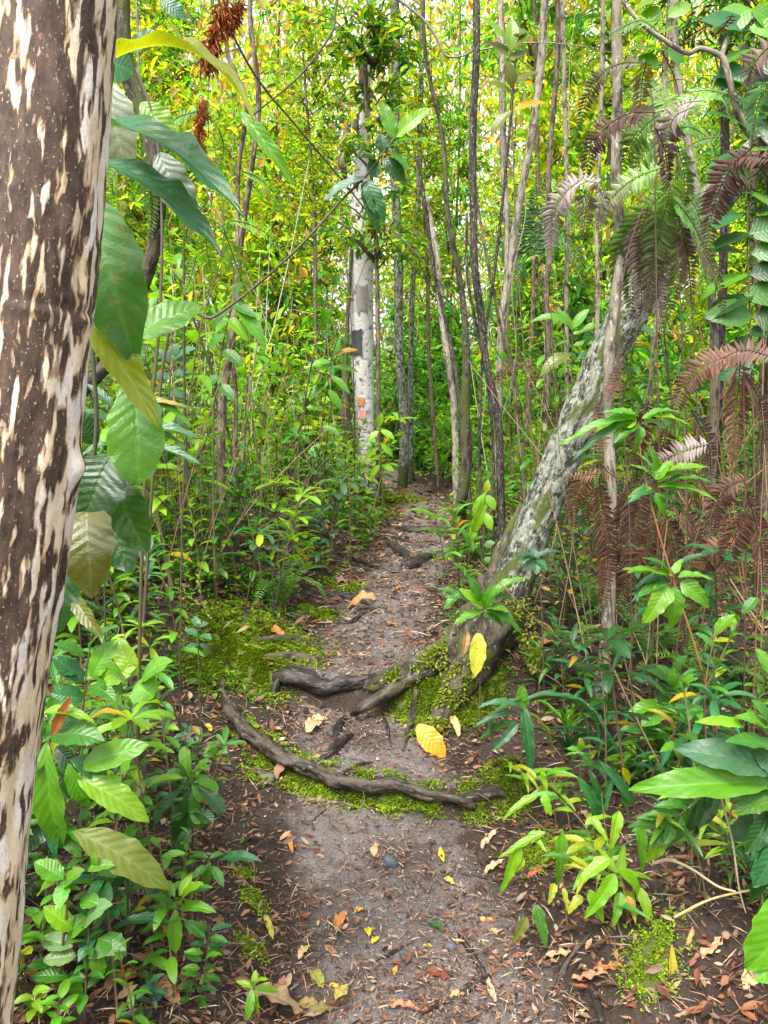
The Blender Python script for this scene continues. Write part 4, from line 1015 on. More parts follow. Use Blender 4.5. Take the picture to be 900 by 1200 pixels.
hand_plant("cane", "thin straight reddish cane behind the broad-leaved shrub", "stem", 2.4, [(834, 960), (826, 820), (838, 740)], [(838, 745, 862, 720, 14, dict(color='light')), (836, 760, 815, 742, 10)], stem_color=(.28, .12, .06), stem_r=.003, color='mid')
hand_plant("cane", "upright rust-brown cane at the far right of the dead ferns", "stem", 2.6, [(884, 900), (886, 740), (892, 600), (896, 520)], [(886, 760, 900, 790, 14, dict(color='light')), (890, 640, 905, 620, 14, dict(color='mid')), (888, 700, 870, 720, 12)], stem_color=(.25, .10, .045), stem_r=.003, color='mid')

# the long bare twig with a whorl of leaves at its tip
hand_plant("sapling", "long oblique bare twig ending in a whorl of bright pointed leaves", "plant", 3.0,
    [(150, 560), (195, 402), (250, 372), (300, 335), (350, 290), (400, 235), (430, 205), (452, 175), (462, 162)],
    [(462, 162, 447, 117, 14, dict(color='light', up=FACE)), (464, 160, 505, 126, 15, dict(color='lime', up=FACE)), (464, 166, 520, 176, 13, dict(color='light', bow=2)), (450, 180, 446, 155, 12, dict(color='dark', up=FACE)), (430, 208, 378, 236, 16, dict(color=(.12, .19, .15), up=(0, -.8, 1))), (430, 212, 450, 262, 18, dict(color='teal', up=FACE)),
     (425, 216, 443, 274, 12, dict(color='dark', up=FACE)), (446, 184, 412, 170, 10, dict(color='dark')), (450, 186, 475, 215, 16, dict(color='dark', up=FACE)), (440, 196, 425, 176, 10), (455, 172, 490, 170, 11), (455, 178, 480, 200, 14, dict(color='mid')), (440, 188, 405, 185, 11, dict(color='dark')), (445, 190, 432, 205, 18, dict(color='teal', up=FACE))],
    color='mid', shape='lan', stem_color=(.09, .065, .04), stem_r=.007, bow=1)
def twig(label, pts, d, r, color=(.05, .04, .03), d2=None, name="twig"):
    d2 = d2 or d
    P = [U(x, y, d + (d2 - d) * i / (len(pts) - 1)) for i, (x, y) in enumerate(pts)]
    t = thing(name, label, "twig", P[0])
    tube("stem", P, [r, r * .8, r * .5], M_stem, t, P[0], color=color, n=40, k=6, rough=.2, rs=60)
    return t
twig("thin dark vine slanting down across the white tree's crown", [(262, 20), (300, 90), (345, 145), (400, 210), (440, 260), (500, 330), (548, 372)], 4.0, .006, (.035, .03, .025), 4.9, "vine")
twig("curved dark twig descending from the top through sunlit leaves", [(398, -20), (393, 15), (388, 40), (350, 90), (300, 132), (284, 150)], 3.8, .006)
twig("kinked twig from the top meeting the thin black trunk", [(455, -10), (495, 22), (512, 45), (522, 65), (540, 66), (556, 58)], 5.0, .009, (.16, .13, .10))
twig("dark twig crossing low behind the black trunk", [(452, 262), (490, 300), (520, 335), (560, 380), (600, 440)], 5.2, .006, (.06, .045, .035))
twig("thin brown twig arching over between white tree and black trunk", [(556, 60), (600, 52), (640, 50), (690, 55)], 5.6, .006, (.22, .17, .12))
twig("bare pale loop of vine hanging under the small fork", [(610, 180), (616, 250), (600, 330), (604, 420), (580, 520)], 6.0, .005, (.20, .17, .12), name="vine")
twig("bent dry stalk lying against the ferns, low on the slope", [(718, 782), (745, 840), (770, 890), (800, 940)], 2.5, .0035, (.20, .16, .08))
twig("pale curved stick arched over the litter under the palm-like frond", [(765, 1012), (785, 1008), (810, 1018), (840, 1038), (862, 1045)], 1.95, .005, (.34, .28, .18), 1.8)
twig("long straw-coloured stalk lying across the litter, lower right", [(790, 1075), (830, 1055), (870, 1045), (905, 1040)], 1.85, .004, (.36, .24, .10))
twig("long thin straw stem leaning out of the right-hand litter", [(844, 930), (858, 985), (866, 1040), (874, 1070)], 1.8, .003, (.32, .28, .18))

# dead shaggy fronds hanging on the upper left
for lab, pts, w, d in (("shaggy rust-brown dead frond hanging behind the arching yellow-green leaf", [(262, 8), (258, 25), (248, 50), (242, 78)], 11, 3.6), ("narrow rust-red dead frond dangling below the arching leaf", [(238, 118), (235, 140), (234, 165), (236, 188)], 7, 3.6),
                       ("orange-brown tuft of dead frond caught on the twigs at the very top", [(282, 4), (276, 18), (268, 34)], 7, 3.7)):
    P = [U(x, y, d) for x, y in pts]
    t = thing("dead_frond", lab, "dead frond", P[0])
    tube("midrib", P, [.004, .003, .003], M_stem, t, P[0], color=(.12, .05, .02), n=16, k=5)
    s_ = Soup(); Cq = crom(P, 40); nn = 520
    i = RNG.integers(0, 40, nn)
    D = RNG.normal(0, .6, (nn, 3)) + np.array([0, 0, -.8])
    leaf_cloud(s_, Cq[i] + RNG.normal(0, .25, (nn, 3)) * px_size(w, d), D, RNG.uniform(.5, 1.6, nn) * px_size(w, d), .12, np.array([.30, .10, .022]) * RNG.uniform(.4, 1.5, (nn, 1)))
    link("leaflets", s_.mesh("leaflets", M_deadfern, P[0]), t, kind='stuff')

# ------------------------------------------------------------------ ferns
def frond(parent, origin, P, plen, spacing, c0, c1, mat=None, nrm=(0, -.85, .5), sag=.35, tlt=.25, wr=.32, label=None, taper=.0):
    n = 48
    C = crom(P, n)
    Ls = np.linalg.norm(np.diff(C, axis=0), axis=1); S = np.concatenate([[0], np.cumsum(Ls)])
    np_ = max(8, int(S[-1] / spacing))
    st = np.linspace(.03, .995, np_) * S[-1]
    B = np.stack([np.interp(st, S, C[:, k]) for k in range(3)], -1)
    T = unit(np.gradient(B, axis=0))
    N = np.array(nrm, float); N /= np.linalg.norm(N)
    Sd = unit(np.cross(T, N[None]))
    t = st / S[-1]
    prof = np.clip(np.minimum(1, .35 + 3.2 * t) * (1.02 - t) ** .55 * 1.12, .05, 1)
    sp = Soup()
    V, fs, _ = tube_np(P, [.0028, .002, .001], n=20, k=5, cap=False)
    sp.add(V, fs, np.array(c0) * .8)
    col = np.array(c0) * (1 - t[:, None]) + np.array(c1) * t[:, None]
    for sg in (-1, 1):
        D = Sd * sg + T * tlt + np.array([0, 0, -sag]) * RNG.uniform(.3, 1.3, (np_, 1)) + RNG.normal(0, .09, (np_, 3))
        D = unit(D)
        X = unit(np.cross(D, np.cross(T, D) * 0 + N)); X = unit(T - D * (T * D).sum(1, keepdims=True)); Z = np.cross(X, D)
        L = (plen * prof * RNG.uniform(.82, 1.1, np_))[:, None]
        sp.scatter(LL_V, LL_F, B, X * L * wr, D * L, Z * L, col * RNG.uniform(.7, 1.3, (np_, 1)))
    o = link("frond", sp.mesh("frond", mat or M_fern, origin), parent)
    if label: o["label"] = label
    return o

PURP, PURP2, GREY, BRG = (.060, .030, .021), (.115, .064, .046), (.24, .20, .185), (.075, .08, .02)
RED = (.10, .044, .026); RED2 = (.165, .085, .050); GRN = (.07, .17, .025); GRN2 = (.12, .24, .03); TEAL = (.10, .25, .13)
def fern(label, d, stem, fronds, group=None, stem_color=(.13, .06, .04), mat=None):
    foot = U(*stem[0], d); foot = Vector((foot.x, foot.y, gz(foot.x, foot.y) - .01))
    t = thing("fern", label, "fern", foot, group)
    tube("stem", [foot] + [U(x, y, d) for x, y in stem[1:]], [.0032, .0026, .002], M_stem, t, foot, color=tuple(v * .55 for v in stem_color), n=40, k=6)
    for fr in fronds:
        pts, wpx, c0, c1 = fr[:4]
        o = dict(fr[4]) if len(fr) > 4 else {}
        dd = o.pop('dd', uni(-.12, .12))
        P = [U(x, y, d + dd + .06 * i) for i, (x, y) in enumerate(pts)]
        green = c0[1] > c0[0]
        if not green: o.setdefault('wr', .26)
        frond(t, foot, P, px_size(wpx * 1.38, d), px_size(o.pop('sp', 3.9), d), c0, c1, M_fern if green else M_deadfern, **o)
    return t
fern("scrambling fern with dark arching fronds hung in front of the spotted sapling's upper stem", 3.0, [(760, 830), (772, 600), (770, 400), (768, 250), (766, 130), (752, 70)],
     [([(756, 74), (730, 74), (706, 86), (688, 116), (677, 152)], 13, BRG, PURP), ([(768, 132), (742, 132), (718, 143), (694, 170), (685, 216)], 16, PURP, PURP), ([(758, 72), (752, 98), (750, 142)], 13, BRG, (.15, .12, .05)),
      ([(772, 134), (754, 150), (738, 175), (728, 202)], 16, GRN, BRG), ([(764, 30), (750, 24), (726, 34), (700, 52)], 12, GRN, BRG), ([(768, 150), (780, 180), (782, 224)], 14, PURP, PURP), ([(776, 60), (790, 90), (796, 112)], 9, RED, PURP)])
fern("scrambling fern whose bleached grey-mauve fronds droop lowest beside the spotted sapling", 2.9, [(742, 850), (738, 620), (725, 420), (735, 300), (772, 200)],
     [([(776, 196), (742, 210), (715, 234), (698, 266)], 15, GRN2, GREY), ([(700, 214), (682, 212), (662, 226), (648, 254), (644, 306)], 17, GREY, GREY), ([(700, 216), (690, 226), (686, 250), (684, 276)], 15, GREY, GREY), ([(702, 222), (708, 240), (702, 272)], 14, GREY, (.30, .25, .23))])
fern("scrambling fern with hanging green fronds over the leaning tree's upper trunk", 3.15, [(800, 830), (806, 600), (800, 400), (792, 280), (786, 215)],
     [([(782, 222), (758, 248), (742, 290), (738, 372)], 18, GRN2, BRG), ([(785, 225), (776, 260), (764, 310), (760, 366)], 18, GRN, PURP2), ([(786, 225), (796, 262), (794, 320), (780, 376)], 17, GRN2, PURP2), ([(810, 126), (788, 140), (780, 178), (780, 222)], 17, GREY, PURP),
      ([(822, 118), (800, 122), (775, 143)], 13, GREY, GREY), ([(788, 230), (812, 262), (830, 300)], 15, GRN, GRN), ([(786, 228), (770, 270), (752, 320), (748, 350)], 16, GRN2, BRG), ([(800, 250), (822, 290), (842, 330), (848, 372)], 15, BRG, PURP), ([(776, 250), (770, 300), (772, 352), (776, 392)], 17, PURP2, GREY), ([(742, 260), (726, 300), (722, 345)], 16, GRN, PURP2),
      ([(790, 240), (806, 300), (810, 360)], 15, PURP, PURP2), ([(760, 240), (748, 290), (752, 350), (748, 390)], 16, PURP2, GREY)])
fern("brown drooping fern fronds high at the edge of the picture's right side, one bluish green", 2.7, [(905, 830), (912, 500), (910, 300), (906, 180)],
     [([(882, 172), (858, 196), (838, 236), (826, 300)], 19, PURP, PURP2), ([(902, 96), (888, 124), (881, 166)], 18, TEAL, TEAL, dict(label="bluish green frond")), ([(908, 48), (886, 72), (874, 104)], 18, PURP2, GREY), ([(904, 186), (876, 182), (852, 196)], 14, PURP, RED), ([(858, 18), (846, 34), (834, 44)], 10, RED, PURP), ([(904, 175), (890, 200), (872, 215), (868, 240)], 16, PURP, BRG), ([(846, 160), (822, 164), (800, 176)], 10, GRN, BRG), ([(850, 110), (830, 106), (808, 108)], 10, GRN, GRN2)])
fern("bracken with broad pinkish-brown dead fronds right of the bamboo cane's top tuft", 2.75, [(872, 880), (874, 640), (872, 500), (872, 418)],
     [([(872, 422), (838, 420), (806, 448), (786, 492)], 19, RED2, PURP2), ([(868, 420), (864, 470), (858, 552)], 19, RED2, RED2), ([(905, 418), (872, 410), (836, 424), (818, 430)], 15, PURP2, PURP2), ([(874, 440), (890, 470), (896, 520)], 16, PURP, RED), ([(830, 520), (800, 528), (774, 540), (770, 548)], 16, GREY, PURP2), ([(876, 560), (852, 572), (836, 600), (832, 640)], 16, PURP2, PURP2), ([(876, 600), (856, 640), (846, 690)], 18, RED, PURP2), ([(876, 580), (892, 640), (894, 700)], 18, PURP, RED), ([(870, 640), (842, 644), (820, 670), (812, 720)], 18, RED2, RED)])
fern("rust-red dead fern curling down against the dark side of the leaning trunk", 3.05, [(722, 830), (716, 700), (706, 600), (702, 540), (706, 470)],
     [([(700, 545), (684, 562), (672, 590), (670, 632)], 13, RED, RED2), ([(702, 560), (706, 600), (708, 650), (701, 702)], 14, RED, RED2), ([(704, 555), (688, 556), (666, 558)], 9, RED2, RED2), ([(702, 575), (690, 590), (684, 616)], 12, RED, RED), ([(704, 530), (702, 500), (700, 460)], 10, RED, PURP), ([(712, 470), (722, 440), (720, 380)], 9, RED, PURP), ([(738, 565), (732, 600), (722, 640), (720, 680)], 15, PURP2, RED2), ([(704, 545), (722, 560), (744, 560)], 9, RED, PURP), ([(716, 610), (712, 660), (706, 720)], 13, RED, RED)])
fern("dense tangle of collapsed brown fern fronds under the bamboo tufts", 3.1, [(800, 860), (790, 760), (776, 680), (770, 620)],
     [([(752, 560), (745, 600), (738, 640), (736, 690)], 17, PURP2, RED2), ([(770, 600), (760, 640), (756, 690)], 17, RED2, PURP2), ([(775, 600), (790, 640), (796, 700)], 17, RED, PURP2), ([(790, 590), (815, 620), (826, 670)], 17, PURP2, RED), ([(800, 640), (830, 660), (848, 720)], 17, RED, RED2), ([(760, 640), (740, 670), (722, 720)], 16, RED, PURP), ([(790, 660), (800, 710), (802, 770)], 16, RED2, RED), ([(820, 560), (840, 600), (846, 650)], 17, RED2, PURP2), ([(760, 470), (750, 510), (740, 560)], 15, PURP, RED), ([(810, 480), (830, 520), (834, 570)], 16, PURP, PURP2), ([(782, 500), (774, 540), (772, 590)], 16, RED, PURP), ([(730, 640), (716, 690), (712, 740)], 14, RED, RED2)])
fern("leafy green fern hanging in bright tips under the teal drooping leaves", 2.9, [(205, 720), (215, 560), (232, 400), (262, 280), (250, 160)],
     [([(268, 258), (290, 262), (318, 278), (336, 302)], 11, GRN2, GREEN['lime']), ([(262, 268), (272, 296), (284, 330), (301, 362)], 11, GRN2, GREEN['lime']), ([(240, 262), (242, 290), (248, 322), (256, 352)], 11, GRN2, GREEN['lime']), ([(282, 200), (302, 208), (322, 228), (333, 258)], 11, GRN2, GREEN['light']), ([(195, 258), (197, 280), (200, 312)], 9, GRN2, GREEN['lime']), ([(256, 150), (262, 172), (258, 202)], 9, GRN2, GREEN['light']), ([(240, 240), (222, 262), (215, 300)], 10, GRN, GRN2), ([(232, 130), (205, 140), (190, 165)], 10, GRN, GRN2), ([(170, 200), (178, 240), (176, 280)], 10, GRN, GRN2), ([(140, 190), (132, 215), (136, 250)], 11, GRN2, GRN2), ([(230, 300), (222, 330), (212, 350)], 9, GRN2, GREEN['lime'])], stem_color=(.10, .08, .03))
fern("reddish dead fern tuft behind the paired pale trunks", 6.2, [(640, 620), (636, 480), (616, 440), (606, 425)], [([(612, 428), (596, 430), (586, 445), (580, 462)], 9, RED, RED2), ([(612, 428), (624, 432), (632, 450)], 9, RED, RED2), ([(646, 470), (650, 490), (648, 512)], 8, RED, RED), ([(636, 430), (628, 445), (626, 470)], 8, RED, RED2)])

fern("green climbing fern with long feathery fronds hung between the spotted sapling and the forked branch", 3.4, [(816, 820), (820, 600), (812, 380), (800, 240), (790, 150)],
     [([(792, 160), (770, 168), (750, 190), (742, 226)], 15, GRN2, GRN), ([(792, 150), (812, 150), (834, 168), (842, 200)], 15, GRN, GRN2), ([(794, 170), (802, 210), (798, 262)], 15, GRN, BRG), ([(790, 146), (774, 110), (752, 100), (730, 112)], 14, GRN2, BRG), ([(796, 200), (778, 240), (770, 300), (776, 350)], 17, GRN2, GRN), ([(798, 220), (818, 250), (828, 300), (822, 350)], 17, GRN, GRN2), ([(796, 140), (820, 110), (846, 112), (858, 140)], 14, GRN2, GRN),
      ([(790, 150), (760, 140), (735, 150), (716, 180)], 14, BRG, PURP), ([(800, 230), (790, 290), (758, 330)], 16, GRN2, BRG)])
hand_plant("sapling", "sapling with broad dark leaves crowding the space above the leaning trunk's far end", "plant", 3.9, [(880, 780), (884, 560), (880, 400), (876, 280), (880, 150), (884, 20)],
    [(878 + uni(-8, 8), y_, 878 + sg * uni(24, 62), y_ + uni(-22, 34), uni(20, 30), dict(color=random.choice(['dark', 'mid', 'teal', 'light']), up=random.choice([FACE, (0, -.5, 1)]))) for y_ in range(10, 420, 24) for sg in (-1, 1)], hi=False, shape='ell', bow=1, stem_r=.006)
hand_plant("sapling", "sapling with pointed green leaves behind the branch fork, high above the ferns", "plant", 4.3, [(800, 760), (790, 500), (770, 300), (772, 150), (780, 40), (786, -30)],
    [(776 + uni(-8, 8), y_, 776 + sg * uni(20, 48), y_ + uni(-18, 30), uni(15, 22), dict(color=random.choice(['lime', 'mid', 'light', 'yellow']), up=random.choice([FACE, (0, -.5, 1)]))) for y_ in range(0, 240, 20) for sg in (-1, 1)], hi=False, shape='ell', bow=1, stem_r=.006)

# big dark palm leaf in the wood behind the black trunk
pb = down(612, 560, 8.4)
pt = thing("palm", "small dark green palm with fanned feathery fronds between the pale trunks", "palm", pb)
tube("stem", [pb, U(622, 420, 8.4), U(626, 300, 8.4)], [.03, .025, .02], M_brownbark, pt, pb, n=30, k=8)
for pts in ([(626, 300), (606, 250), (590, 240), (560, 262)], [(626, 300), (640, 240), (662, 238), (680, 280)], [(626, 300), (618, 240), (612, 220), (596, 214)], [(626, 300), (650, 270), (672, 290), (684, 330)], [(626, 300), (606, 280), (586, 290), (572, 330)], [(626, 300), (630, 250), (636, 215), (652, 200)], [(626, 300), (612, 300), (604, 330), (602, 360)]):
    frond(pt, pb, [U(x, y, 8.4) for x, y in pts], px_size(26, 8.4), px_size(4.5, 8.4), (.035, .11, .03), (.05, .15, .04), sag=.8, tlt=.7, wr=.12)

# saplings with big leaves standing in the middle distance
for lab, d, stem, lvs, kw in (
    ("sapling with broad olive leaves spread at the top beside the thin black trunk", 4.6, [(640, 700), (620, 480), (606, 300), (600, 140), (596, 60)],
     [(598, 60, 622, 40, 14), (596, 66, 574, 50, 16), (600, 110, 568, 96, 14, dict(color='olive')), (602, 130, 640, 120, 14, dict(color='gold')), (598, 60, 600, 22, 13, dict(color='lime')), (594, 50, 560, 18, 12, dict(color='lime')), (600, 100, 630, 84, 13, dict(color='olive')), (598, 70, 616, 60, 14), (600, 130, 575, 160, 12), (600, 104, 592, 70, 14), (600, 40, 618, 36, 16, dict(color='olive'))], dict(color='olive', shape='ell')),
    ("sapling with two long leaves held out before the leaning trunk", 5.0, [(665, 620), (668, 480), (671, 420), (670, 385)], [(670, 386, 620, 378, 12, dict(bow=3)), (668, 415, 632, 442, 14, dict(color='olive', bow=2)), (672, 392, 706, 380, 10), (672, 384, 690, 362, 10), (670, 386, 652, 362, 10), (672, 405, 700, 402, 9, dict(color='light'))], dict(color='light', shape='lan')),
    ("pale-leaved sapling leaning into the path before the white tree", 6.2, [(376, 620), (372, 560), (378, 490), (388, 430), (394, 412)], [(392, 416, 420, 410, 8, dict(color='gold')), (390, 424, 358, 432, 9), (386, 448, 362, 470, 10), (390, 430, 420, 436, 8), (384, 456, 400, 480, 9), (388, 440, 410, 462, 8), (380, 480, 358, 478, 9), (378, 500, 398, 510, 8), (392, 415, 398, 398, 7), (376, 520, 360, 540, 9)], dict(color='light', shape='ell')),
    ("bushy sapling with blue-grey leaves high on the left bank", 4.2, [(190, 640), (196, 520), (200, 440), (206, 415)], [(204, 420, 230, 408, 12), (202, 425, 180, 410, 12), (204, 418, 208, 402, 10), (200, 440, 228, 436, 12), (200, 444, 178, 440, 12), (198, 460, 222, 466, 12), (198, 470, 176, 470, 12), (206, 424, 222, 424, 9), (196, 490, 216, 498, 12), (196, 500, 176, 505, 11)], dict(color='bluish', shape='ell')),
    ("sapling with long hanging pointed leaves near the brown sapling trunk", 3.9, [(250, 640), (250, 500), (262, 400), (275, 350)], [(272, 356, 300, 372, 14), (270, 362, 248, 385, 13), (274, 352, 312, 410, 16, dict(color='light')), (268, 372, 290, 400, 13, dict(color='lime')), (274, 350, 290, 330, 10), (264, 392, 244, 410, 13), (262, 410, 284, 430, 13), (258, 440, 240, 455, 12), (256, 450, 276, 470, 12)], dict(color='mid', shape='lan')),
    ("drooping light-leaved sapling right of the white tree's foot", 7.4, [(450, 590), (446, 540), (444, 500)], [(444, 505, 430, 520, 8), (446, 504, 462, 515, 8), (444, 500, 448, 484, 7), (446, 520, 460, 535, 8), (444, 524, 428, 540, 8), (447, 545, 462, 552, 8), (446, 545, 434, 560, 8)], dict(color='lime', shape='ell')),
    ("yellow-green seedling growing up through the stem cluster", 4.4, [(566, 690), (566, 640), (568, 590), (570, 575)], [(568, 580, 562, 600, 9, dict(color='lime')), (570, 580, 580, 598, 10, dict(color='lime')), (568, 600, 576, 622, 10), (567, 605, 556, 620, 9), (569, 578, 572, 562, 7, dict(color='yellow')), (567, 640, 580, 636, 9, dict(color='mid')), (566, 650, 554, 640, 9, dict(color='mid')), (566, 655, 582, 660, 9, dict(color='mid'))], dict(color='lime', shape='ell')),
):
    hand_plant("sapling", lab, "plant", d, stem, lvs, stem_r=.006, hi=False, up=(0, -.7, .8), bow=1, **kw)

# ------------------------------------------------------------------ roots lying across the path
def ground_root(label, pxs, radii, material, lift=.3, name="root", n=60, k=16, rough=.3, **kw):
    P = []
    for i, (x, y) in enumerate(pxs):
        r = np.interp(i / (len(pxs) - 1), np.linspace(0, 1, len(radii)), radii)
        P.append(G(x, y) + Vector((0, 0, r * lift)))
    t = thing(name, label, "root", P[0], "roots crossing the path")
    tube("root_wood", P, radii, material, t, P[0], n=n, k=k, rough=rough, rs=34, seed=int(pxs[0][0]), **kw)
    return t
# the long curved root that forms the first step
xs = [-.74, -.70, -.60, -.47, -.37, -.27, -.17, -.05, .06, .17, .26, .34]
P = []
for i, x in enumerate(xs):
    y = float(np.interp(x, S1X, S1Y)) - .012
    r = np.interp(i / 11, [0, .2, .7, 1], [.026, .034, .030, .018])
    P.append(Vector((x, y + .009 * math.sin(x * 15), gz(x, y + .06) - .016 + .006 * math.sin(x * 13))))
P[-1].z -= .03; P[0].z += .0
t = thing("root", "long grey-brown root curving right across the path to form a step", "root", P[0], "roots crossing the path")
tube("root_wood", P, [.018, .028, .030, .027, .025, .022, .014], M_rootgrey, t, P[0], n=150, k=24, rough=.62, rs=42, seed=2)
tube("rootlet", [P[2] + Vector((.02, -.02, -.01)), P[2] + Vector((-.03, -.08, -.05)), P[2] + Vector((-.05, -.15, -.09))], [.012, .008, .004], M_rootgrey, t, P[0], n=12, k=8)
tube("rootlet", [P[6] + Vector((.0, .03, .01)), P[6] + Vector((.07, .10, .015)), P[6] + Vector((.12, .16, .0))], [.014, .012, .008], M_root, t, P[0], n=14, k=8, rough=.3)
# the dark root of the second step
P = [G(322, 796) + Vector((0, 0, .0)), G(336, 800) + Vector((0, 0, .022)), G(352, 804) + Vector((0, 0, .026)), G(375, 808) + Vector((0, 0, .012)), G(400, 808) + Vector((0, 0, .016)), G(420, 805) + Vector((0, 0, .016)), G(440, 800) + Vector((0, 0, .02))]
t = thing("root", "thick black wet root across the second step, reaching the buttress", "root", P[0], "roots crossing the path")
tube("root_wood", P, [.03, .048, .046, .040, .036, .036, .03], M_root, t, P[0], n=100, k=24, rough=.5, rs=34, seed=12)
tube("rootlet", [P[0] + Vector((.03, -.01, .02)), P[0] + Vector((.0, -.06, -.05)), P[0] + Vector((.01, -.09, -.13))], [.022, .015, .008], M_root, t, P[0], n=16, k=9, rough=.3)
for lab, pxs, rd, m in (
    ("short black root stub poking up before the buttress root", [(404, 842), (398, 850), (393, 862), (392, 868)], [.012, .016, .014, .006], M_root),
    ("smooth brown root slab lying on the sand just above the curved root", [(412, 862), (398, 874), (384, 888), (374, 893)], [.010, .020, .020, .008], M_root),
    ("mossy root ridge on the left moss bank, lower of two", [(312, 772), (335, 772), (360, 774), (388, 778)], [.016, .03, .024, .008], M_mossbark),
    ("mossy root ridge on the left moss bank, upper of two", [(300, 752), (330, 750), (350, 752), (374, 760)], [.012, .022, .022, .010], M_mossbark),
    ("straight dark root jutting from the left bank above the moss", [(332, 728), (350, 736), (372, 742), (398, 746)], [.010, .016, .014, .006], M_root),
    ("knobbly dark root end beside the curled tan leaf", [(380, 698), (400, 700), (420, 704), (434, 710)], [.018, .024, .020, .008], M_root),
    ("thin dark root just under the curled tan leaf", [(394, 734), (410, 730), (422, 722), (430, 716)], [.006, .014, .012, .006], M_root),
    ("slim root sloping in from the left bank halfway up the path", [(412, 654), (425, 660), (440, 666), (456, 670)], [.012, .018, .015, .006], M_root),
    ("thick dark root slanting into the path before the forked one", [(452, 636), (460, 642), (470, 650), (480, 658)], [.02, .046, .044, .025], M_root),
    ("forked black root lying right across the upper path", [(472, 666), (486, 664), (500, 656), (520, 655), (540, 656)], [.035, .056, .046, .036, .018], M_root),
    ("farthest dark root making a low bar across the path", [(464, 620), (480, 623), (500, 624), (520, 625), (540, 624)], [.02, .046, .05, .046, .03], M_root),
    ("thin root in front of the forked black one at the left edge", [(455, 626), (468, 632), (484, 636)], [.012, .018, .006], M_root),
    ("reddish bare root at the mossy face below the curved root", [(348, 938), (372, 940), (400, 944), (446, 952)], [.006, .011, .010, .006], M_brownbark),
    ("dark exposed root leaning on the buttress's mossy face", [(488, 812), (484, 838), (478, 860), (472, 880)], [.016, .018, .014, .006], M_mossbark),
    ("thin wiry root hanging down the eroded bank by the buttress", [(448, 838), (454, 852), (456, 866), (460, 880)], [.006, .008, .007, .003], M_root),
    ("dark root hump at the right end of the curved root", [(540, 938), (560, 934), (578, 932), (592, 936)], [.016, .026, .024, .012], M_mossbark),
    ("black wet root lying down the lower path to the right", [(536, 1096), (548, 1112), (560, 1132), (574, 1158)], [.006, .011, .012, .006], M_root),
    ("thin dark root branching toward the camera from the wet black one", [(574, 1146), (552, 1160), (520, 1176), (492, 1190)], [.009, .008, .007, .003], M_root),
    ("fine dark twig lying across the middle of the lower path", [(516, 1022), (540, 1026), (560, 1029), (580, 1033)], [.003, .005, .005, .003], M_root),
    ("short charred stick on the sand by the green fallen leaf", [(440, 1128), (456, 1120), (470, 1112), (486, 1106)], [.003, .006, .006, .003], M_root),
    ("half buried grey stick resting on litter at the left of the path", [(294, 904), (304, 910), (314, 914), (322, 914)], [.01, .02, .018, .008], M_rootgrey),
    ("dark broken stick in the litter of the lower right slope", [(700, 1090), (680, 1110), (664, 1132), (652, 1156)], [.006, .010, .010, .006], M_root),
    ("black stub of branch stuck in the litter at the very bottom", [(694, 1160), (700, 1176), (706, 1198)], [.010, .011, .011], M_root),
    ("thin pale stick slanting up the eroded bank under the curved root", [(362, 966), (376, 954), (390, 944), (398, 938)], [.004, .005, .004, .002], M_rootgrey),
):
    ground_root(lab, pxs, rd, m, k=12, n=44)

# ------------------------------------------------------------------ single fallen leaves
def fallen(label, px, py, length_px, width_px, ang, color, shape='ell', tilt=.15, bow=2, dry=True, stand=0.0, group="fallen leaves on the path"):
    g = G(px, py)
    L, w = px_size(length_px, g.y), px_size(width_px, g.y)
    a = math.radians(ang)
    sc = 1.55 if stand < .5 else 1.0
    D = Vector((math.cos(a), math.sin(a) * sc, 0)) * L * .5
    o = bpy.data.objects.new("fallen_leaf", hero(shape, bow, dry=dry))
    COL.objects.link(o)
    up = Vector((uni(-tilt, tilt), uni(-tilt, tilt) - .1, 1))
    b = g - D; t = g + D
    b.z = float(hgt_f(b.x, b.y)) + .010; t.z = float(hgt_f(t.x, t.y)) + .010 + stand * L
    o.matrix_basis = leaf_matrix(b, t, w, up)
    o.color = (color[0] * .8, color[1] * .78, color[2] * .72, 1)
    o["label"] = label; o["category"] = "leaf"; o["group"] = group
    return o
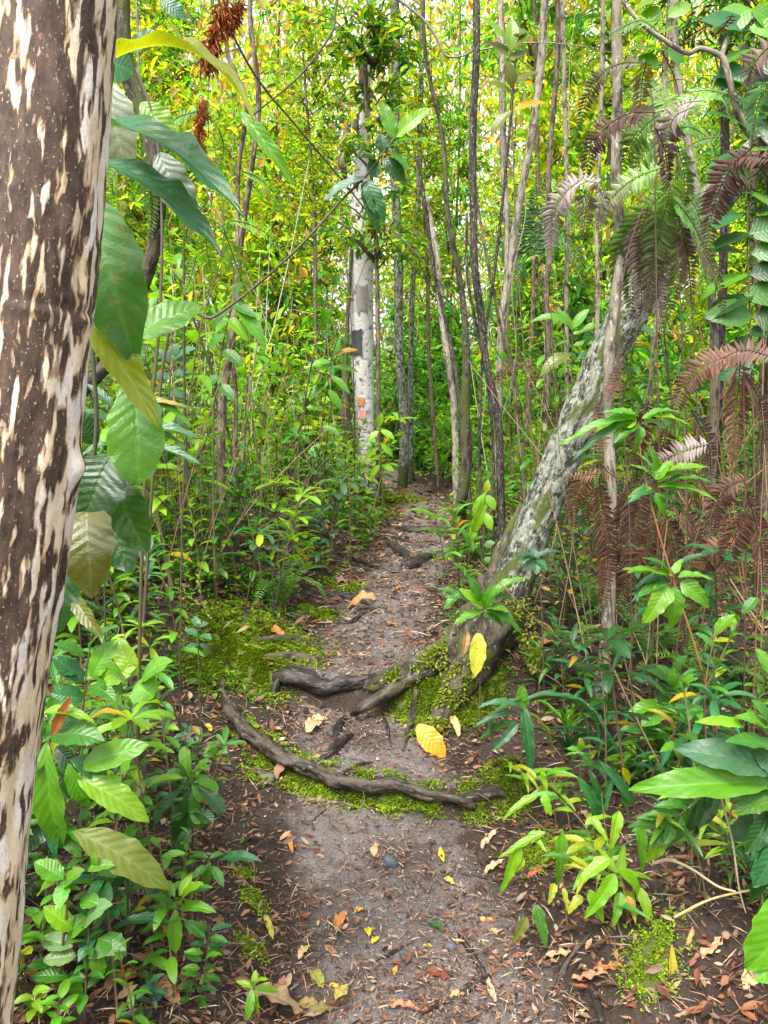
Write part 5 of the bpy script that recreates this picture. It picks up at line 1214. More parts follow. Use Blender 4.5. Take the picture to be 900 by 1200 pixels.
# the yellow one leans upright on the bank behind it
g = G(516, 886)
o = bpy.data.objects.new("fallen_leaf", hero('ell', 1, spotted=False)); COL.objects.link(o)
o.matrix_basis = leaf_matrix(U(489, 849, g.y + .06), U(522, 888, g.y - .01), px_size(27, g.y), (.2, -1, .4))
o.color = (.74, .29, .008, 1); o["label"] = "large bright orange-yellow leaf propped upright on the sand"; o["category"] = "leaf"; o["group"] = "fallen leaves on the path"
YEL, TAN, RUS, BRN, OLV = (.70, .46, .03), (.52, .33, .17), (.42, .15, .05), (.22, .10, .055), (.28, .24, .06)
for a in (("curled tan leaf arched up on the sand halfway along the path", 428, 716, 42, 18, 8, (.46, .26, .12), 'ell', .2, 4), ("pale tan leaf stuck upright beside the yellow one", 533, 853, 26, 9, 105, (.55, .35, .18), 'lan', .4, 2),
          ("flat pale brown leaf on the left edge of the upper path", 402, 686, 22, 14, 30, (.36, .22, .16)), ("rust-brown leaf lying on the mossy left bank", 322, 742, 26, 12, 150, RUS), ("tan leaf lying above the curved root by the sand", 368, 856, 30, 18, 60, (.50, .33, .20)),
          ("tan papery leaf next to the root slab above the curved root", 374, 848, 22, 13, 20, (.56, .40, .25)), ("yellow leaf fragment, upper of a pair on the lower path", 432, 1096, 11, 8, 100, YEL), ("yellow leaf fragment, lower of a pair on the lower path", 440, 1108, 11, 8, 30, YEL),
          ("small lime leaf by the blue-grey stone", 501, 1112, 12, 6, -10, (.42, .42, .04)), ("dark green fresh leaf lying flat on the path", 511, 1091, 22, 10, -20, (.02, .09, .015)), ("torn orange-brown leaf on the path left of the yellow pair", 400, 1084, 24, 13, 60, (.42, .17, .06)),
          ("ochre leaf above the torn orange-brown one", 421, 1068, 13, 8, 30, (.62, .33, .06)), ("yellow-tipped leaf near the fine dark twig", 518, 1004, 13, 7, 100, YEL), ("pale ochre leaf below the fine dark twig", 526, 1038, 14, 8, -30, (.66, .42, .10)),
          ("tan leaf pair piece near the top of the lower path", 440, 998, 14, 9, 80, TAN), ("slim orange leaf standing near the left of the path", 341, 991, 20, 6, 110, (.48, .22, .06), 'lan', .4), ("slender tan leaf lying at the right path edge, higher", 574, 984, 26, 9, 30, (.58, .36, .22), 'lan'), ("slender tan leaf lying at the right path edge, lower", 580, 1022, 28, 9, 20, (.58, .38, .26), 'lan'),
          ("dark red-brown leaf under the low bamboo tips", 627, 1027, 20, 10, 0, (.32, .08, .03)), ("wet dark red leaf fragment on the lower path", 513, 1146, 32, 16, -20, (.20, .055, .035)), ("pinkish brown leaf at the bottom edge of the path", 476, 1187, 40, 10, 0, (.46, .19, .11), 'lan'), ("orange-tan leaf lying on the dark root's end", 536, 1170, 20, 9, 5, (.55, .30, .12)),
          ("slim tan leaf pointing at the camera near the wet root", 576, 1162, 26, 8, 100, (.60, .42, .26), 'lan'), ("olive leaf lying left on the lower path", 372, 1152, 24, 14, -50, (.25, .26, .05)), ("yellow-olive leaf near the bottom of the path", 402, 1172, 24, 16, 60, (.40, .34, .08)), ("yellow scrap beside the olive leaf", 393, 1160, 14, 6, -20, YEL),
          ("large dull brown leaf at the bottom, largest of its heap", 322, 1192, 74, 26, 8, (.30, .21, .13)), ("khaki leaf on top of the brown heap at the bottom", 362, 1182, 30, 16, -10, (.30, .22, .08)), ("pinkish leaf edge standing in the heap at the bottom", 330, 1166, 26, 14, 80, (.38, .19, .14)), ("olive brown leaf at the right of the bottom heap", 376, 1190, 34, 16, 10, (.20, .16, .07)),
          ("yellow-green slim leaf fallen at the left path edge", 315, 1092, 28, 8, -55, (.40, .36, .07), 'lan'), ("pale tan leaf at the left path edge near the bottom", 357, 1122, 22, 10, 55, (.52, .34, .20)), ("orange scrap on the pale sand, bottom centre", 464, 1142, 9, 6, 60, (.60, .28, .06)), ("folded rust leaf on the lower right slope", 712, 1134, 34, 20, -20, (.40, .16, .07)), ("big tan leaf on the lower right slope", 655, 1124, 36, 12, -25, (.52, .34, .22), 'lan'),
          ("buff leaf on the slope under the dying bamboo", 690, 1150, 42, 15, 160, (.40, .23, .15), 'lan'), ("pale curled leaf right of the mossy mound", 836, 1112, 36, 18, 15, (.50, .32, .19)), ("dark curled brown leaf under the palm-like frond", 822, 1003, 36, 18, 5, (.26, .11, .06)), ("rosy brown leaf standing in shade under the palm-like frond", 793, 988, 40, 13, 80, (.34, .19, .16), 'lan', .3), ("bright tan leaf near the bottom right corner", 885, 1150, 42, 20, 20, (.54, .36, .20)),
          ("orange leaf in the litter left of the curved root", 244, 935, 18, 10, 20, (.55, .27, .08)), ("small mustard leaf in the litter near the sprout", 244, 856, 14, 7, -40, (.62, .44, .08)), ("mauve-brown leaf curled by the grey stick", 333, 912, 22, 14, 40, (.28, .14, .11)), ("wide brown leaf under the pale seedling", 178, 1050, 34, 20, 20, (.26, .13, .07)), ("blue-black shiny leaf in litter below the dull olive leaf", 155, 1045, 34, 20, -10, (.09, .085, .10)),
          ("russet leaf at the foot of the pale-leaved shrub", 150, 1150, 40, 20, 30, (.38, .14, .05)), ("tan leaf near the feathery seedling", 196, 1170, 40, 20, -20, (.44, .24, .12)), ("straw leaf at the trunk's foot", 60, 1170, 44, 9, 30, (.50, .36, .18), 'lan'), ("rust-orange leaf close to the mottled trunk's foot", 40, 1150, 24, 12, 10, (.48, .15, .05)), ("reddish leaf on the upper path between roots", 460, 735, 18, 7, -15, (.40, .17, .10)), ("small orange leaf on the upper sand", 470, 690, 12, 7, 20, (.5, .24, .08)),
          ("pale leaf at the foot of the farthest root bar", 505, 608, 12, 8, 10, (.46, .30, .22)), ("ginger leaf beneath the whorled sapling", 548, 812, 22, 10, -30, (.42, .17, .07)), ("copper leaf in the litter behind the grass clump", 640, 760, 26, 12, 10, (.36, .13, .08)), ("pale torn leaf in the shade below the dark grass", 720, 925, 30, 16, -20, (.40, .26, .20))):
    fallen(*a)
# a blue-grey stone and a dark folded leaf on the lower path
def stone(label, px, py, w, h, color, seed):
    g = G(px, py); r = px_size(w, g.y) / 2
    th, ph = np.meshgrid(np.linspace(0, math.pi, 9), np.linspace(0, 2 * math.pi, 13)[:-1], indexing='ij')
    V = np.stack([np.sin(th) * np.cos(ph), np.sin(th) * np.sin(ph), np.cos(th)], -1).reshape(-1, 3)
    V *= (1 + .45 * (vn3(V * 1.7 + seed, seed) - .5))[:, None]
    V = V * np.array([r, r * .8, px_size(h, g.y) / 2])
    i, j = np.meshgrid(np.arange(8), np.arange(12), indexing='ij')
    Q = np.stack([i * 12 + j, (i + 1) * 12 + j, (i + 1) * 12 + (j + 1) % 12, i * 12 + (j + 1) % 12], -1).reshape(-1, 4)
    me = make_mesh("stone", V, [Q], M_lit, col=np.tile(np.array(color), (len(V), 1)), smooth_shade=True)
    return thing("stone", label, "stone", Vector((g.x, g.y, float(hgt_f(g.x, g.y)) + .004)), "stones on the path", me=me)
stone("blue-grey stone half sunk in the sand beside the wet root", 528, 1112, 15, 8, (.07, .08, .11), 3)
stone("dark slate-coloured stone in the middle of the lower path", 457, 1012, 20, 18, (.05, .06, .07), 5)
stone("mossy oblong stone left of the curved root", 310, 914, 26, 14, (.10, .10, .05), 7)
for k, (x, y, nm) in enumerate(((566, 1079, "upper left"), (574, 1079, "upper right"), (580, 1093, "lowest"))):
    stone(f"tiny orange fungus cap on the path, {nm} of three", x, y, 9, 6, (.52, .20, .06), 11 + k)

# ------------------------------------------------------------------ leaf litter, needles and crumbs
ls = Soup()
def litter(n, ymin, ymax, xr, dens, lens, pal, tv, tf, wr, flat=.35, lift=.004):
    y = ymin * (ymax / ymin) ** RNG.uniform(0, 1, n)
    x = RNG.uniform(-1, 1, n) * xr(y) + .1
    k = RNG.uniform(0, 1, n) < dens(x, y)
    x, y = x[k], y[k]; n = len(x)
    P = np.stack([x, y, hgt_f(x, y) + lift + RNG.uniform(0, .010, n)], -1)
    a = RNG.uniform(0, 2 * np.pi, n)
    D = np.stack([np.cos(a), np.sin(a), RNG.normal(0, flat * .5, n)], -1)
    X, D, Z = frames(D, roll=RNG.normal(0, flat, n))
    L = (RNG.uniform(lens[0], lens[1], n) * np.clip(y / 3.5, .75, 2.2))[:, None]
    pal = np.array(pal)
    col = pal[RNG.integers(0, len(pal), n)] * RNG.uniform(.6, 1.35, (n, 1))
    ls.scatter(tv, tf, P, X * L * wr, D * L, Z * L, col)
def on_path(x, y): return np.exp(-((x - path_c(y)) / (path_hw(y) * .95)) ** 4)
clump = lambda x, y: smooth((vn2(x * 3.2, y * 3.2, 41) - .28) * 2.6)
SLIV = [(.24, .12, .085), (.34, .17, .12), (.46, .27, .19), (.15, .07, .05), (.08, .05, .04), (.40, .20, .13), (.55, .42, .32)]
DK = [(c[0] * .46, c[1] * .42, c[2] * .40) for c in DEAD]
DS = [(c[0] * .48, c[1] * .42, c[2] * .36) for c in SLIV] + [(.20, .15, .10), (.11, .085, .07), (.30, .23, .15)]
litter(64000, 1.5, 11, lambda y: .9 + .1 * y, lambda x, y: on_path(x, y) * (.25 + .65 * clump(x, y)), (.010, .048), DS, SLV_V, SLV_F, .13)
litter(20000, 1.5, 11, lambda y: .9 + .1 * y, lambda x, y: on_path(x, y) * (.2 + .7 * clump(x + 9, y)), (.008, .030), DK, LIT_V, LIT_F, .5)
litter(34000, 1.4, 10, lambda y: 1.0 + .55 * y, lambda x, y: (1 - .85 * on_path(x, y)) * (1 - .8 * moss_at(x, y)), (.014, .046), DK, LIT_V, LIT_F, .42, .5)
litter(4500, 1.4, 8, lambda y: 1.0 + .5 * y, lambda x, y: (1 - .95 * on_path(x, y)) * (1 - .8 * moss_at(x, y)), (.04, .08), DK, LIT_V, LIT_F, .36, .6, .012)
litter(34000, 1.4, 10, lambda y: 1.0 + .5 * y, lambda x, y: (1 - .8 * on_path(x, y)) * (1 - .7 * moss_at(x, y)), (.02, .09), DS, SLV_V, SLV_F, .055, .6, .008)
litter(9000, 9, 34, lambda y: 1.0 + .6 * y, lambda x, y: 1 + 0 * x, (.03, .07), DK, LIT_V, LIT_F, .4, .5)
litter(30000, 1.5, 7, lambda y: .8 + .1 * y, lambda x, y: on_path(x, y) * (.35 + .65 * clump(x - 6, y)), (.004, .014), [(.015, .011, .009), (.03, .02, .016), (.06, .042, .034), (.11, .06, .04), (.30, .26, .25)], SLV_V, SLV_F, .35, .7, .006)
litter(5000, 1.5, 9, lambda y: .9 + .3 * y, lambda x, y: .25 + .6 * clump(x + 4, y), (.04, .13), [(.03, .02, .016), (.05, .034, .026), (.10, .07, .05), (.02, .014, .012)], SLV_V, SLV_F, .035, .5, .010)
link("leaf_litter", ls.mesh("leaf_litter", M_lit), kind='stuff')

# ------------------------------------------------------------------ plants of the banks, copied
def spec_plant(kind):
    """a list of (name, mesh, matrix, colour key); base at the origin"""
    out = []
    def stem_m(pts, r): 
        V, fs, tc = tube_np(pts, [r * 1.2, r, r * .6], n=9, k=5, cap=False)
        out.append(("stem", make_mesh("stem", V, fs, M_stem, tc=tc), Matrix(), 'stem'))
        return crom(pts, 60)
    def lf(b, dvec, L, w, shape, bow):
        b = Vector(b); dvec = Vector(dvec).normalized()
        out.append(("leaf", random.choice(LM[shape, bow]), leaf_matrix(b, b + dvec * L, w, (0, 0, 1), uni(-.35, .35)), 'leaf'))
    if kind in ('shrub', 'narrow'):
        h = uni(.4, .75); lean = uni(0, .15)
        C = stem_m([(0, 0, 0), (lean * .3, 0, h * .5), (lean, 0, h)], .0045)
        n = random.randint(15, 20); a = uni(0, 6)
        for i in range(n):
            f = .22 + .78 * (i / (n - 1)) ** .8; a += 2.4
            el = uni(-.5, .3) + .5 * f ** 3
            L = (uni(.09, .135) if kind == 'shrub' else uni(.12, .19)) * (1.1 - .35 * f)
            lf(C[int(f * 59)], (math.cos(a), math.sin(a), el + uni(-.2, .2)), L, L * (.36 if kind == 'shrub' else .2), 'ell' if kind == 'shrub' else 'lan', random.choice((1, 2, 2)))
    elif kind == 'whorl':
        h = uni(.35, .8); lean = uni(.05, .2)
        C = stem_m([(0, 0, 0), (lean * .5, 0, h * .55), (lean, 0, h)], .004)
        for f, m in ((1, 8), (.82, 5), (.6, 3)):
            a0 = uni(0, 6)
            for i in range(m):
                a = a0 + i * 6.283 / m + uni(-.2, .2); L = uni(.12, .18)
                lf(C[int(f * 59)], (math.cos(a), math.sin(a), uni(-.35, .5)), L * uni(.7, 1.1), L * .24, 'obl', random.choice((1, 2, 3)))
    elif kind == 'seedling':
        h = uni(.12, .28)
        C = stem_m([(0, 0, 0), (.01, .01, h)], .0025)
        n = random.randint(7, 10); a = uni(0, 6)
        for i in range(n):
            f = .3 + .7 * i / (n - 1); a += 2.3; L = uni(.06, .10)
            lf(C[int(f * 59)], (math.cos(a), math.sin(a), uni(-.1, .5)), L, L * .42, 'ell', random.choice((1, 2)))
    elif kind == 'strap':
        for i in range(9):
            a = i * 2.4 + uni(-.3, .3); L = uni(.22, .4)
            lf((0, 0, .01), (math.cos(a), math.sin(a), uni(.1, .9)), L, uni(.014, .022), 'strap', random.choice((2, 3, 4)))
        stem_m([(0, 0, 0), (0, 0, .04)], .006)
    elif kind == 'tall':
        h = uni(1.1, 1.9); lean = uni(.1, .35)
        C = stem_m([(0, 0, 0), (lean * .3, .02, h * .5), (lean, 0, h)], .007)
        n = random.randint(20, 26); a = uni(0, 6)
        for i in range(n):
            f = .3 + .7 * (i / (n - 1)); a += 2.4; L = uni(.12, .2)
            lf(Vector(C[int(f * 59)]) + Vector((math.cos(a), math.sin(a), 0)) * uni(0, .10), (math.cos(a), math.sin(a), uni(-.6, .5)), L, L * .33, 'ell', random.choice((1, 2, 3)))
    elif kind == 'fern':
        for i in range(6):
            a = i * 6.283 / 6 + uni(-.3, .3); L = uni(.3, .5); d = Vector((math.cos(a), math.sin(a), 0))
            P = [Vector((0, 0, 0)), d * L * .35 + Vector((0, 0, L * .5)), d * L * .75 + Vector((0, 0, L * .55)), d * L + Vector((0, 0, L * .35))]
            tmp = frond(None, (0, 0, 0), P, .07, .016, (.07, .18, .025), (.12, .24, .03), nrm=(d.x * -.3, d.y * -.3, 1), sag=.1, wr=.22)
            out.append(("frond", tmp.data, Matrix(), 'white')); bpy.data.objects.remove(tmp)
    return out
SPEC = {k: [spec_plant(k) for _ in range(n)] for k, n in (('shrub', 5), ('narrow', 3), ('whorl', 4), ('seedling', 3), ('strap', 2), ('tall', 4), ('fern', 2))}
KIND_NAME = dict(shrub="shrub", narrow="shrub", whorl="sapling", seedling="seedling", strap="grass_clump", tall="sapling", fern="fern")
KIND_DESC = dict(shrub="oval-leaved shrub", narrow="narrow-leaved shrub", whorl="whorled sapling", seedling="little seedling", strap="strap-leaved grass clump", tall="head-high sapling", fern="green rosette fern")
COLOUR_WORD = dict(mid="mid-green", light="bright green", teal="deep green", lime="yellow-green", bluish="blue-green", dark="dark green", olive="olive")
SIDE = lambda x, y: "left bank" if x < path_c(y) else "right bank"
def plant_copy(kind, x, y, scale, cname):
    sp = random.choice(SPEC[kind])
    loc = Vector((x, y, gz(x, y) - .006))
    desc = f"{COLOUR_WORD.get(cname, '')} {KIND_DESC[kind]}" if kind != 'fern' else KIND_DESC[kind]
    o = bpy.data.objects.new(KIND_NAME[kind], None); COL.objects.link(o)
    o["category"] = "plant" if kind not in ('fern',) else "fern"
    o["group"] = "low plants growing on the banks beside the path"
    o.location = loc; o.rotation_euler = (uni(-.1, .1), uni(-.1, .1), uni(0, 6.283)); o.scale = (scale,) * 3
    REG.append((o, desc, loc))
    base = GREEN[cname]
    for nm, me, M, ck in sp:
        c = bpy.data.objects.new(nm, me); COL.objects.link(c); c.parent = o; c.matrix_basis = M
        if ck == 'leaf':
            q = base if rnd() > .05 else GREEN[random.choice(['gold', 'yellow', 'olive'])]
            c.color = (*jit(q, .25), 1)
        elif ck == 'stem': c.color = (*random.choice([(.10, .08, .03), (.06, .05, .025), (.13, .09, .05)]), 1)
    return o
CN = ['mid', 'light', 'teal', 'lime', 'bluish', 'dark']
taken = []
KEEP_OUT = [(G(300, 755).x, G(300, 755).y, .30), (G(255, 760).x, G(255, 760).y, .25), (G(285, 790).x, G(285, 790).y, .2), (G(345, 765).x, G(345, 765).y, .2), (b2.x, b2.y, .35), (b3.x, b3.y, .3)]
def scatter_plants(n, region, kinds, colw, scale=(.8, 1.2), gap=.13):
    tries = 0; made = 0
    while made < n and tries < n * 40:
        tries += 1
        x, y = region()
        s = x - path_c(y); hw = float(path_hw(y))
        if abs(s) < hw + .06: continue
        if any((x - a) ** 2 + (y - b) ** 2 < r * r for a, b, r in KEEP_OUT): continue
        g_ = gap * (.6 + y * .1)
        if any((x - a) ** 2 + (y - b) ** 2 < g_ * g_ for a, b in taken[-400:]): continue
        if float(moss_at(np.array(x), np.array(y))) > .35 and y < 6: continue
        kind = random.choices(list(kinds), list(kinds.values()))[0]
        if kind in ('tall',) and abs(s) < hw + .5: continue
        taken.append((x, y)); made += 1
        plant_copy(kind, x, y, uni(*scale), random.choices(CN, colw)[0])
def reg_left(y0, y1, w0=.0, w1=2.2):
    def f():
        y = y0 * (y1 / y0) ** rnd(); return float(path_c(y)) - float(path_hw(y)) - w0 - (w1 * rnd() ** 1.3) * (.6 + y * .12), y
    return f
def reg_right(y0, y1, w0=.0, w1=2.0):
    def f():
        y = y0 * (y1 / y0) ** rnd(); return float(path_c(y)) + float(path_hw(y)) + w0 + (w1 * rnd() ** 1.2) * (.6 + y * .12), y
    return f
scatter_plants(100, reg_left(3.3, 5.4, .10, 1.5), dict(shrub=6, narrow=2, whorl=1.3, seedling=1, fern=.5, tall=.8), [4, 6, 2, 4, 3, 1], (.85, 1.25), .085)
scatter_plants(120, reg_left(4.6, 9.0, .0, 1.8), dict(shrub=6, narrow=2, whorl=1.5, seedling=2, strap=.6, tall=2), [4, 6, 1, 6, 2, .5], (1.0, 1.5), .09)
scatter_plants(26, reg_left(3.0, 4.5, .45, .9), dict(seedling=4, shrub=2, whorl=2), [4, 4, 2, 1, 3, 1], (.8, 1.1), .10)
scatter_plants(50, reg_left(3.6, 8.5, .6, 2.0), dict(tall=1), [4, 5, 2, 4, 2, 1], (.8, 1.2), .22)
scatter_plants(80, reg_right(2.4, 4.2, .35, 1.0), dict(shrub=4, narrow=2, whorl=2, seedling=3, strap=2, fern=1), [4, 3, 4, 1, 1, 3], (.6, .95), .09)
scatter_plants(70, reg_right(4.0, 9.0, .05, 1.6), dict(shrub=5, narrow=3, whorl=3, seedling=2, tall=1), [4, 4, 2, 3, 2, 2], (.9, 1.3), .10)
scatter_plants(22, reg_right(4.2, 8, .8, 1.6), dict(tall=1), [4, 5, 1, 5, 1, 1], (.8, 1.2), .22)
scatter_plants(46, reg_left(1.6, 2.9, .26, .6), dict(seedling=4, shrub=1.5, whorl=1), [4, 5, 2, 2, 3, 1], (.55, .8), .09)
scatter_plants(22, reg_right(1.9, 2.8, .40, .6), dict(seedling=4, shrub=1, strap=1), [4, 4, 3, 2, 2, 2], (.55, .8), .09)
scatter_plants(30, reg_right(5, 9.5, .05, 1.3), dict(tall=2, shrub=2), [4, 5, 1, 6, 1, .5], (.8, 1.2), .16)
scatter_plants(40, reg_left(1.5, 2.6, .22, .55), dict(shrub=3, seedling=3, whorl=1), [4, 6, 1, 3, 2, 1], (.42, .62), .075)
scatter_plants(30, reg_right(1.75, 2.7, .42, .6), dict(shrub=3, seedling=2, narrow=2, strap=1), [4, 4, 2, 2, 1, 3], (.42, .62), .08)

# ground cover: small leaves over the banks
uc = Soup()
def cover(n, ymin, ymax, xr, L, hmax, names, w, ok, tv=LT_V, tf=LT_F, wr=.42):
    y = ymin * (ymax / ymin) ** RNG.uniform(0, 1, n); x = RNG.uniform(-1, 1, n) * xr(y)
    s = np.abs(x - path_c(y)) - path_hw(y)
    k = (s > .03) & (RNG.uniform(0, 1, n) < ok(x, y, s)); x, y, s = x[k], y[k], s[k]; n = len(x)
    z = hgt(x, y) + RNG.uniform(0, 1, n) ** 1.5 * hmax * np.clip(s * 1.2, .12, 1) * (.3 + 1.1 * vn2(x * 2.5, y * 2.5, 77))
    D = RNG.normal(0, 1, (n, 3)); D[:, 2] = RNG.normal(.05, .35, n)
    leaf_cloud(uc, np.stack([x, y, z], -1), D, RNG.uniform(.6, 1.3, n) * L * np.clip(y / 5, .7, 2.2), wr, palette(n, names, w), tv, tf)
pat = lambda x, y, s: smooth((vn2(x * 1.7, y * 1.7, 55) - .3) * 3)
cover(70000, 3.3, 12, lambda y: 1 + .55 * y, .045, .62, ['mid', 'light', 'dark', 'lime', 'bluish'], [4, 5, 1, 4, 2], lambda x, y, s: (1 - moss_at(x, y)) * pat(x, y, s) * np.where(x < path_c(y), 1, .5))
cover(26000, 8, 30, lambda y: 1 + .6 * y, .06, .9, ['mid', 'light', 'lime', 'yellow', 'bluish'], [3, 4, 3, 2, 1], lambda x, y, s: pat(x, y, s))
cover(4500, 1.9, 3.6, lambda y: 1 + .5 * y, .028, .10, ['mid', 'light', 'dark', 'lime'], [3, 3, 2, 2], lambda x, y, s: smooth((vn2(x * 3, y * 3, 66) - .45) * 4))
link("undergrowth", uc.mesh("undergrowth", M_fol), kind='stuff')

# dry brush: thin dead stems standing and leaning in the banks
db = Soup()
def brush(n, ymin, ymax, xr, L, r, cols, tiltv, keep=None, z0=(0, .3)):
    for _ in range(n):
        y = ymin * (ymax / ymin) ** rnd(); x = xr(y)
        if abs(x - float(path_c(y))) < float(path_hw(y)) + .1 and y < 10.5: continue
        l = uni(*L); a = uni(0, 6.283); tl = abs(random.gauss(0, tiltv))
        d = np.array([math.cos(a) * math.sin(tl), math.sin(a) * math.sin(tl), math.cos(tl)])
        p0 = np.array([x, y, gz(x, y) + uni(*z0)]); p2 = p0 + d * l
        p1 = (p0 + p2) / 2 + RNG.normal(0, .05 * l, 3)
        V, fs, _ = tube_np([p0, p1, p2], [r * uni(.7, 1.3), r * .5], n=5, k=3, cap=False)
        db.add(V, fs, np.array(random.choice(cols)) * uni(.6, 1.3))
DRY = [(.10, .06, .04), (.20, .13, .08), (.05, .035, .025), (.30, .22, .14), (.16, .09, .06)]
brush(420, 3.6, 9, lambda y: float(path_c(y)) - float(path_hw(y)) - .35 - 2.6 * rnd(), (.4, 1.5), .004, DRY, .5)
brush(230, 2.9, 6, lambda y: float(path_c(y)) + float(path_hw(y)) + .5 + 2.2 * rnd(), (.3, 1.5), .0035, DRY + [(.22, .09, .05), (.26, .13, .08)], .7)
brush(330, 6, 22, lambda y: uni(-1, 1) * (1 + .55 * y), (.8, 3.5), .005, DRY + [(.36, .32, .26), (.28, .24, .18)], .3)
brush(1100, 9, 26, lambda y: uni(-1, 1) * (1 + .5 * y), (.5, 1.8), .006, DRY + [(.40, .28, .16), (.34, .2, .1)], 1.0, z0=(2, 11))
link("dry_brush", db.mesh("dry_brush", M_lit), kind='stuff')

# ------------------------------------------------------------------ the wood behind
TRUNKS = []
for k in range(7):
    bend = uni(-.5, .5)
    V, fs, tc = tube_np([(0, 0, -.1), (bend * .2, uni(-.1, .1), 2.2), (bend * .6 + uni(-.15, .15), uni(-.2, .2), 5), (bend, uni(-.3, .3), 9), (bend * 1.4, 0, 13)], [.085, .07, .06, .05, .03], n=40, k=9, rough=.15, rs=18, seed=k)
    TRUNKS.append((V, fs, tc))
TM = [[make_mesh("trunk", *t_[:2], m_, tc=t_[2]) for m_ in (M_greybark, M_brownbark, M_mossbark)] for t_ in TRUNKS]
made = 0; spots = []
while made < 44:
    y = 10.5 * (30 / 10.5) ** rnd(); x = uni(-1, 1) * (1.2 + .56 * y)
    if abs(x - float(path_c(y))) < .55 and y < 12: continue
    if any((x - a) ** 2 + (y - b) ** 2 < .55 for a, b in spots): continue
    if abs(x - .35) < 1.9 and y < 17: continue
    spots.append((x, y)); made += 1
    loc = Vector((x, y, gz(x, y)))
    mi = random.choices((0, 1, 2), (5, 3, 2))[0]
    s = uni(.22, .55)
    o = thing("tree", ("slender grey-barked tree", "slender brown-barked tree", "slender mossy dark tree")[mi], "tree", loc, "trees of the sunlit wood", auto=True)
    tr = link("trunk", random.choice(TM)[mi], o); tr.scale = (s, s, uni(.9, 1.15)); tr.rotation_euler = (uni(-.06, .06), uni(-.06, .06), uni(0, 6.28))
    for h in (uni(.0, .8), uni(1.2, 2.2), uni(2.6, 3.6), uni(4.2, 5.4), uni(6, 8)):
        if rnd() < .95 and h < .40 * y:
            c = link("crown", random.choice(CROWN), o, (uni(-.3, .3), uni(-.3, .3), h), kind='stuff')
            sc = uni(.8, 1.35); c.scale = (sc, sc, sc * uni(.8, 1.1)); c.rotation_euler = (0, 0, uni(0, 6.28))
            warm = rnd()
            c.color = random.choice([(1.55, 1.5, 1.5, 1), (1.75, 1.65, 1.4, 1), (1.9, 1.75, 1.5, 1), (1.4, 1.5, 1.6, 1)])  # leaf tint raised so the background crowns look more brightly lit
for k in range(130):
    y = 7.6 * (24 / 7.6) ** rnd(); x = uni(-1, 1) * (1 + .55 * y)
    if abs(x - float(path_c(y))) < 1.0 and y < 12.5: continue
    loc = Vector((x, y, gz(x, y)))
    bi = random.randrange(3)
    o = bpy.data.objects.new("bush", None); COL.objects.link(o); o.location = loc; o["category"] = "bush"; o["group"] = "bushes under the sunlit trees"
    REG.append((o, ("green leafy bush", "yellow-green rounded bush", "tall narrow-leaved bush")[bi], loc))
    c = link("foliage", BUSH[bi], o, kind='stuff'); c.scale = (uni(.9, 1.6),) * 3; c.rotation_euler = (0, 0, uni(0, 6.28)); c.color = (1.4, 1.35, 1.3, 1)  # extra brightness of the background put into the leaf colour

for x, y in ((.85, 10.5), (.5, 11.2), (.95, 10.0), (.15, 11.9), (.9, 11.2), (1.5, 11.8), (.45, 12.3), (2.1, 11.0), (-.1, 14.2), (1.1, 15.2), (2.6, 12.6), (.6, 16.2), (-.7, 16.6), (1.9, 14.0), (-2.2, 12.6), (-1.6, 15.2)):
    loc = Vector((x, y, gz(x, y)))
    o = bpy.data.objects.new("bush", None); COL.objects.link(o); o.location = loc; o["category"] = "bush"; o["group"] = "bushes under the sunlit trees"
    bi = random.randrange(3); REG.append((o, ("pale leafy bush", "bright rounded bush", "wispy narrow-leaved bush")[bi], loc))
    c = link("foliage", BUSH[bi], o, kind='stuff'); c.scale = (uni(1.0, 1.5) * (.62 if y < 11.5 else 1),) * 3; c.rotation_euler = (0, 0, uni(0, 6.28)); c.color = (1.8, 1.7, 1.6, 1)  # tinted lighter still, brightness beyond the bend painted into the leaves

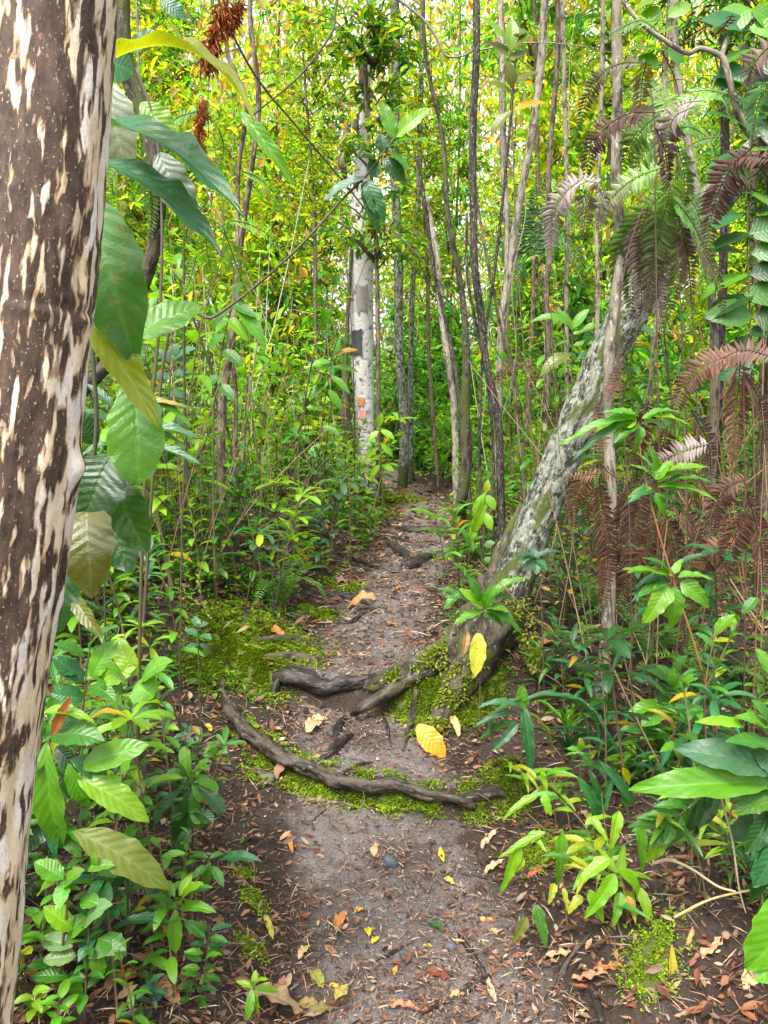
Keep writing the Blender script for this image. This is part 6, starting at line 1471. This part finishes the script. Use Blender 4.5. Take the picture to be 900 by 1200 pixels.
# the farthest trees read as one leafy mass with bits of sky in it
ff = Soup()
n = 230000
y = 11.0 + 30 * RNG.uniform(0, 1, n) ** 1.1
x = RNG.uniform(-1, 1, n) * (2 + .62 * y)
z = RNG.uniform(0, 1, n) ** .8 * (3 + .55 * y)
dn = vn3(np.stack([x * .8, y * .5, z * .6], -1), 91) * .6 + vn3(np.stack([x * 2.1, y * 1.3, z * 1.6], -1), 92) * .4
k = dn > .41 + .16 * smooth((z / (3 + .55 * y) - .45) / .4)
k &= ~((np.abs(x - .35) < 1.5) & (y < 18) & (z > 1.5)) & ~((np.abs(x - .35) < 1.2) & (y < 15))
x, y, z = x[k], y[k], z[k]; n = len(x)
D = RNG.normal(0, 1, (n, 3)); D[:, 2] -= .5
cols = palette(n, ['light', 'lime', 'yellow', 'mid', 'gold', 'olive'], [3, 5.5, 4.5, 1.4, .3, 1.0]) * np.array([1.7, 1.6, 2.0])  # far leaves coloured paler to stand in for stronger light there
br = RNG.uniform(0, 1, n) < .16 + .22 * smooth((z - 5) / 6)
cols[br] = np.array([.30, .19, .10]) * RNG.uniform(.6, 1.3, (br.sum(), 1))
leaf_cloud(ff, np.stack([x, y, z + hgt(x, y)], -1), D, RNG.uniform(.6, 1.3, n) * (.10 + .006 * y), .42, cols)
link("far_forest", ff.mesh("far_forest", M_fol), kind='stuff')

# ------------------------------------------------------------------ labels that single out each copied plant and tree
LAND = {"white tree": b3, "leaning tree": b2, "pale foreground tree": b1, "curved root": Vector((-.2, 2.85, 0)), "moss bank": G(300, 755), "spotted sapling trunk": down(700, 838, 3.2), "forked black root": G(500, 656),
        "brown sapling trunk": down(260, 560, 4.7), "short mossy-footed trunk": down(541, 650, 5.6), "fern thicket": G(800, 780), "farthest root": G(500, 624), "palm": pb, "grey slender trunk": down(472, 578, 10.2)}
WORDS = "nearest second third fourth fifth sixth seventh eighth ninth tenth eleventh twelfth thirteenth fourteenth fifteenth sixteenth seventeenth eighteenth nineteenth twentieth".split()
groups = {}
for o, desc, p in REG:
    nm = min(LAND, key=lambda k: (LAND[k].x - p.x) ** 2 + (LAND[k].y - p.y) ** 2)
    dx, dy = p.x - LAND[nm].x, p.y - LAND[nm].y
    rel = "behind" if dy > abs(dx) * 1.1 else "before" if -dy > abs(dx) * 1.1 else "left of" if dx < 0 else "right of"
    groups.setdefault((desc, rel, nm), []).append((math.hypot(dx, dy), o))
for (desc, rel, nm), lst in groups.items():
    lst.sort(key=lambda a: a[0])
    for i, (_, o) in enumerate(lst):
        if len(lst) == 1: o["label"] = f"{desc} {rel} the {nm}"
        else: o["label"] = f"{desc} {rel} the {nm}, {WORDS[i] + (' nearest' if i else '') if i < 20 else str(i + 1) + 'th nearest'} to it"
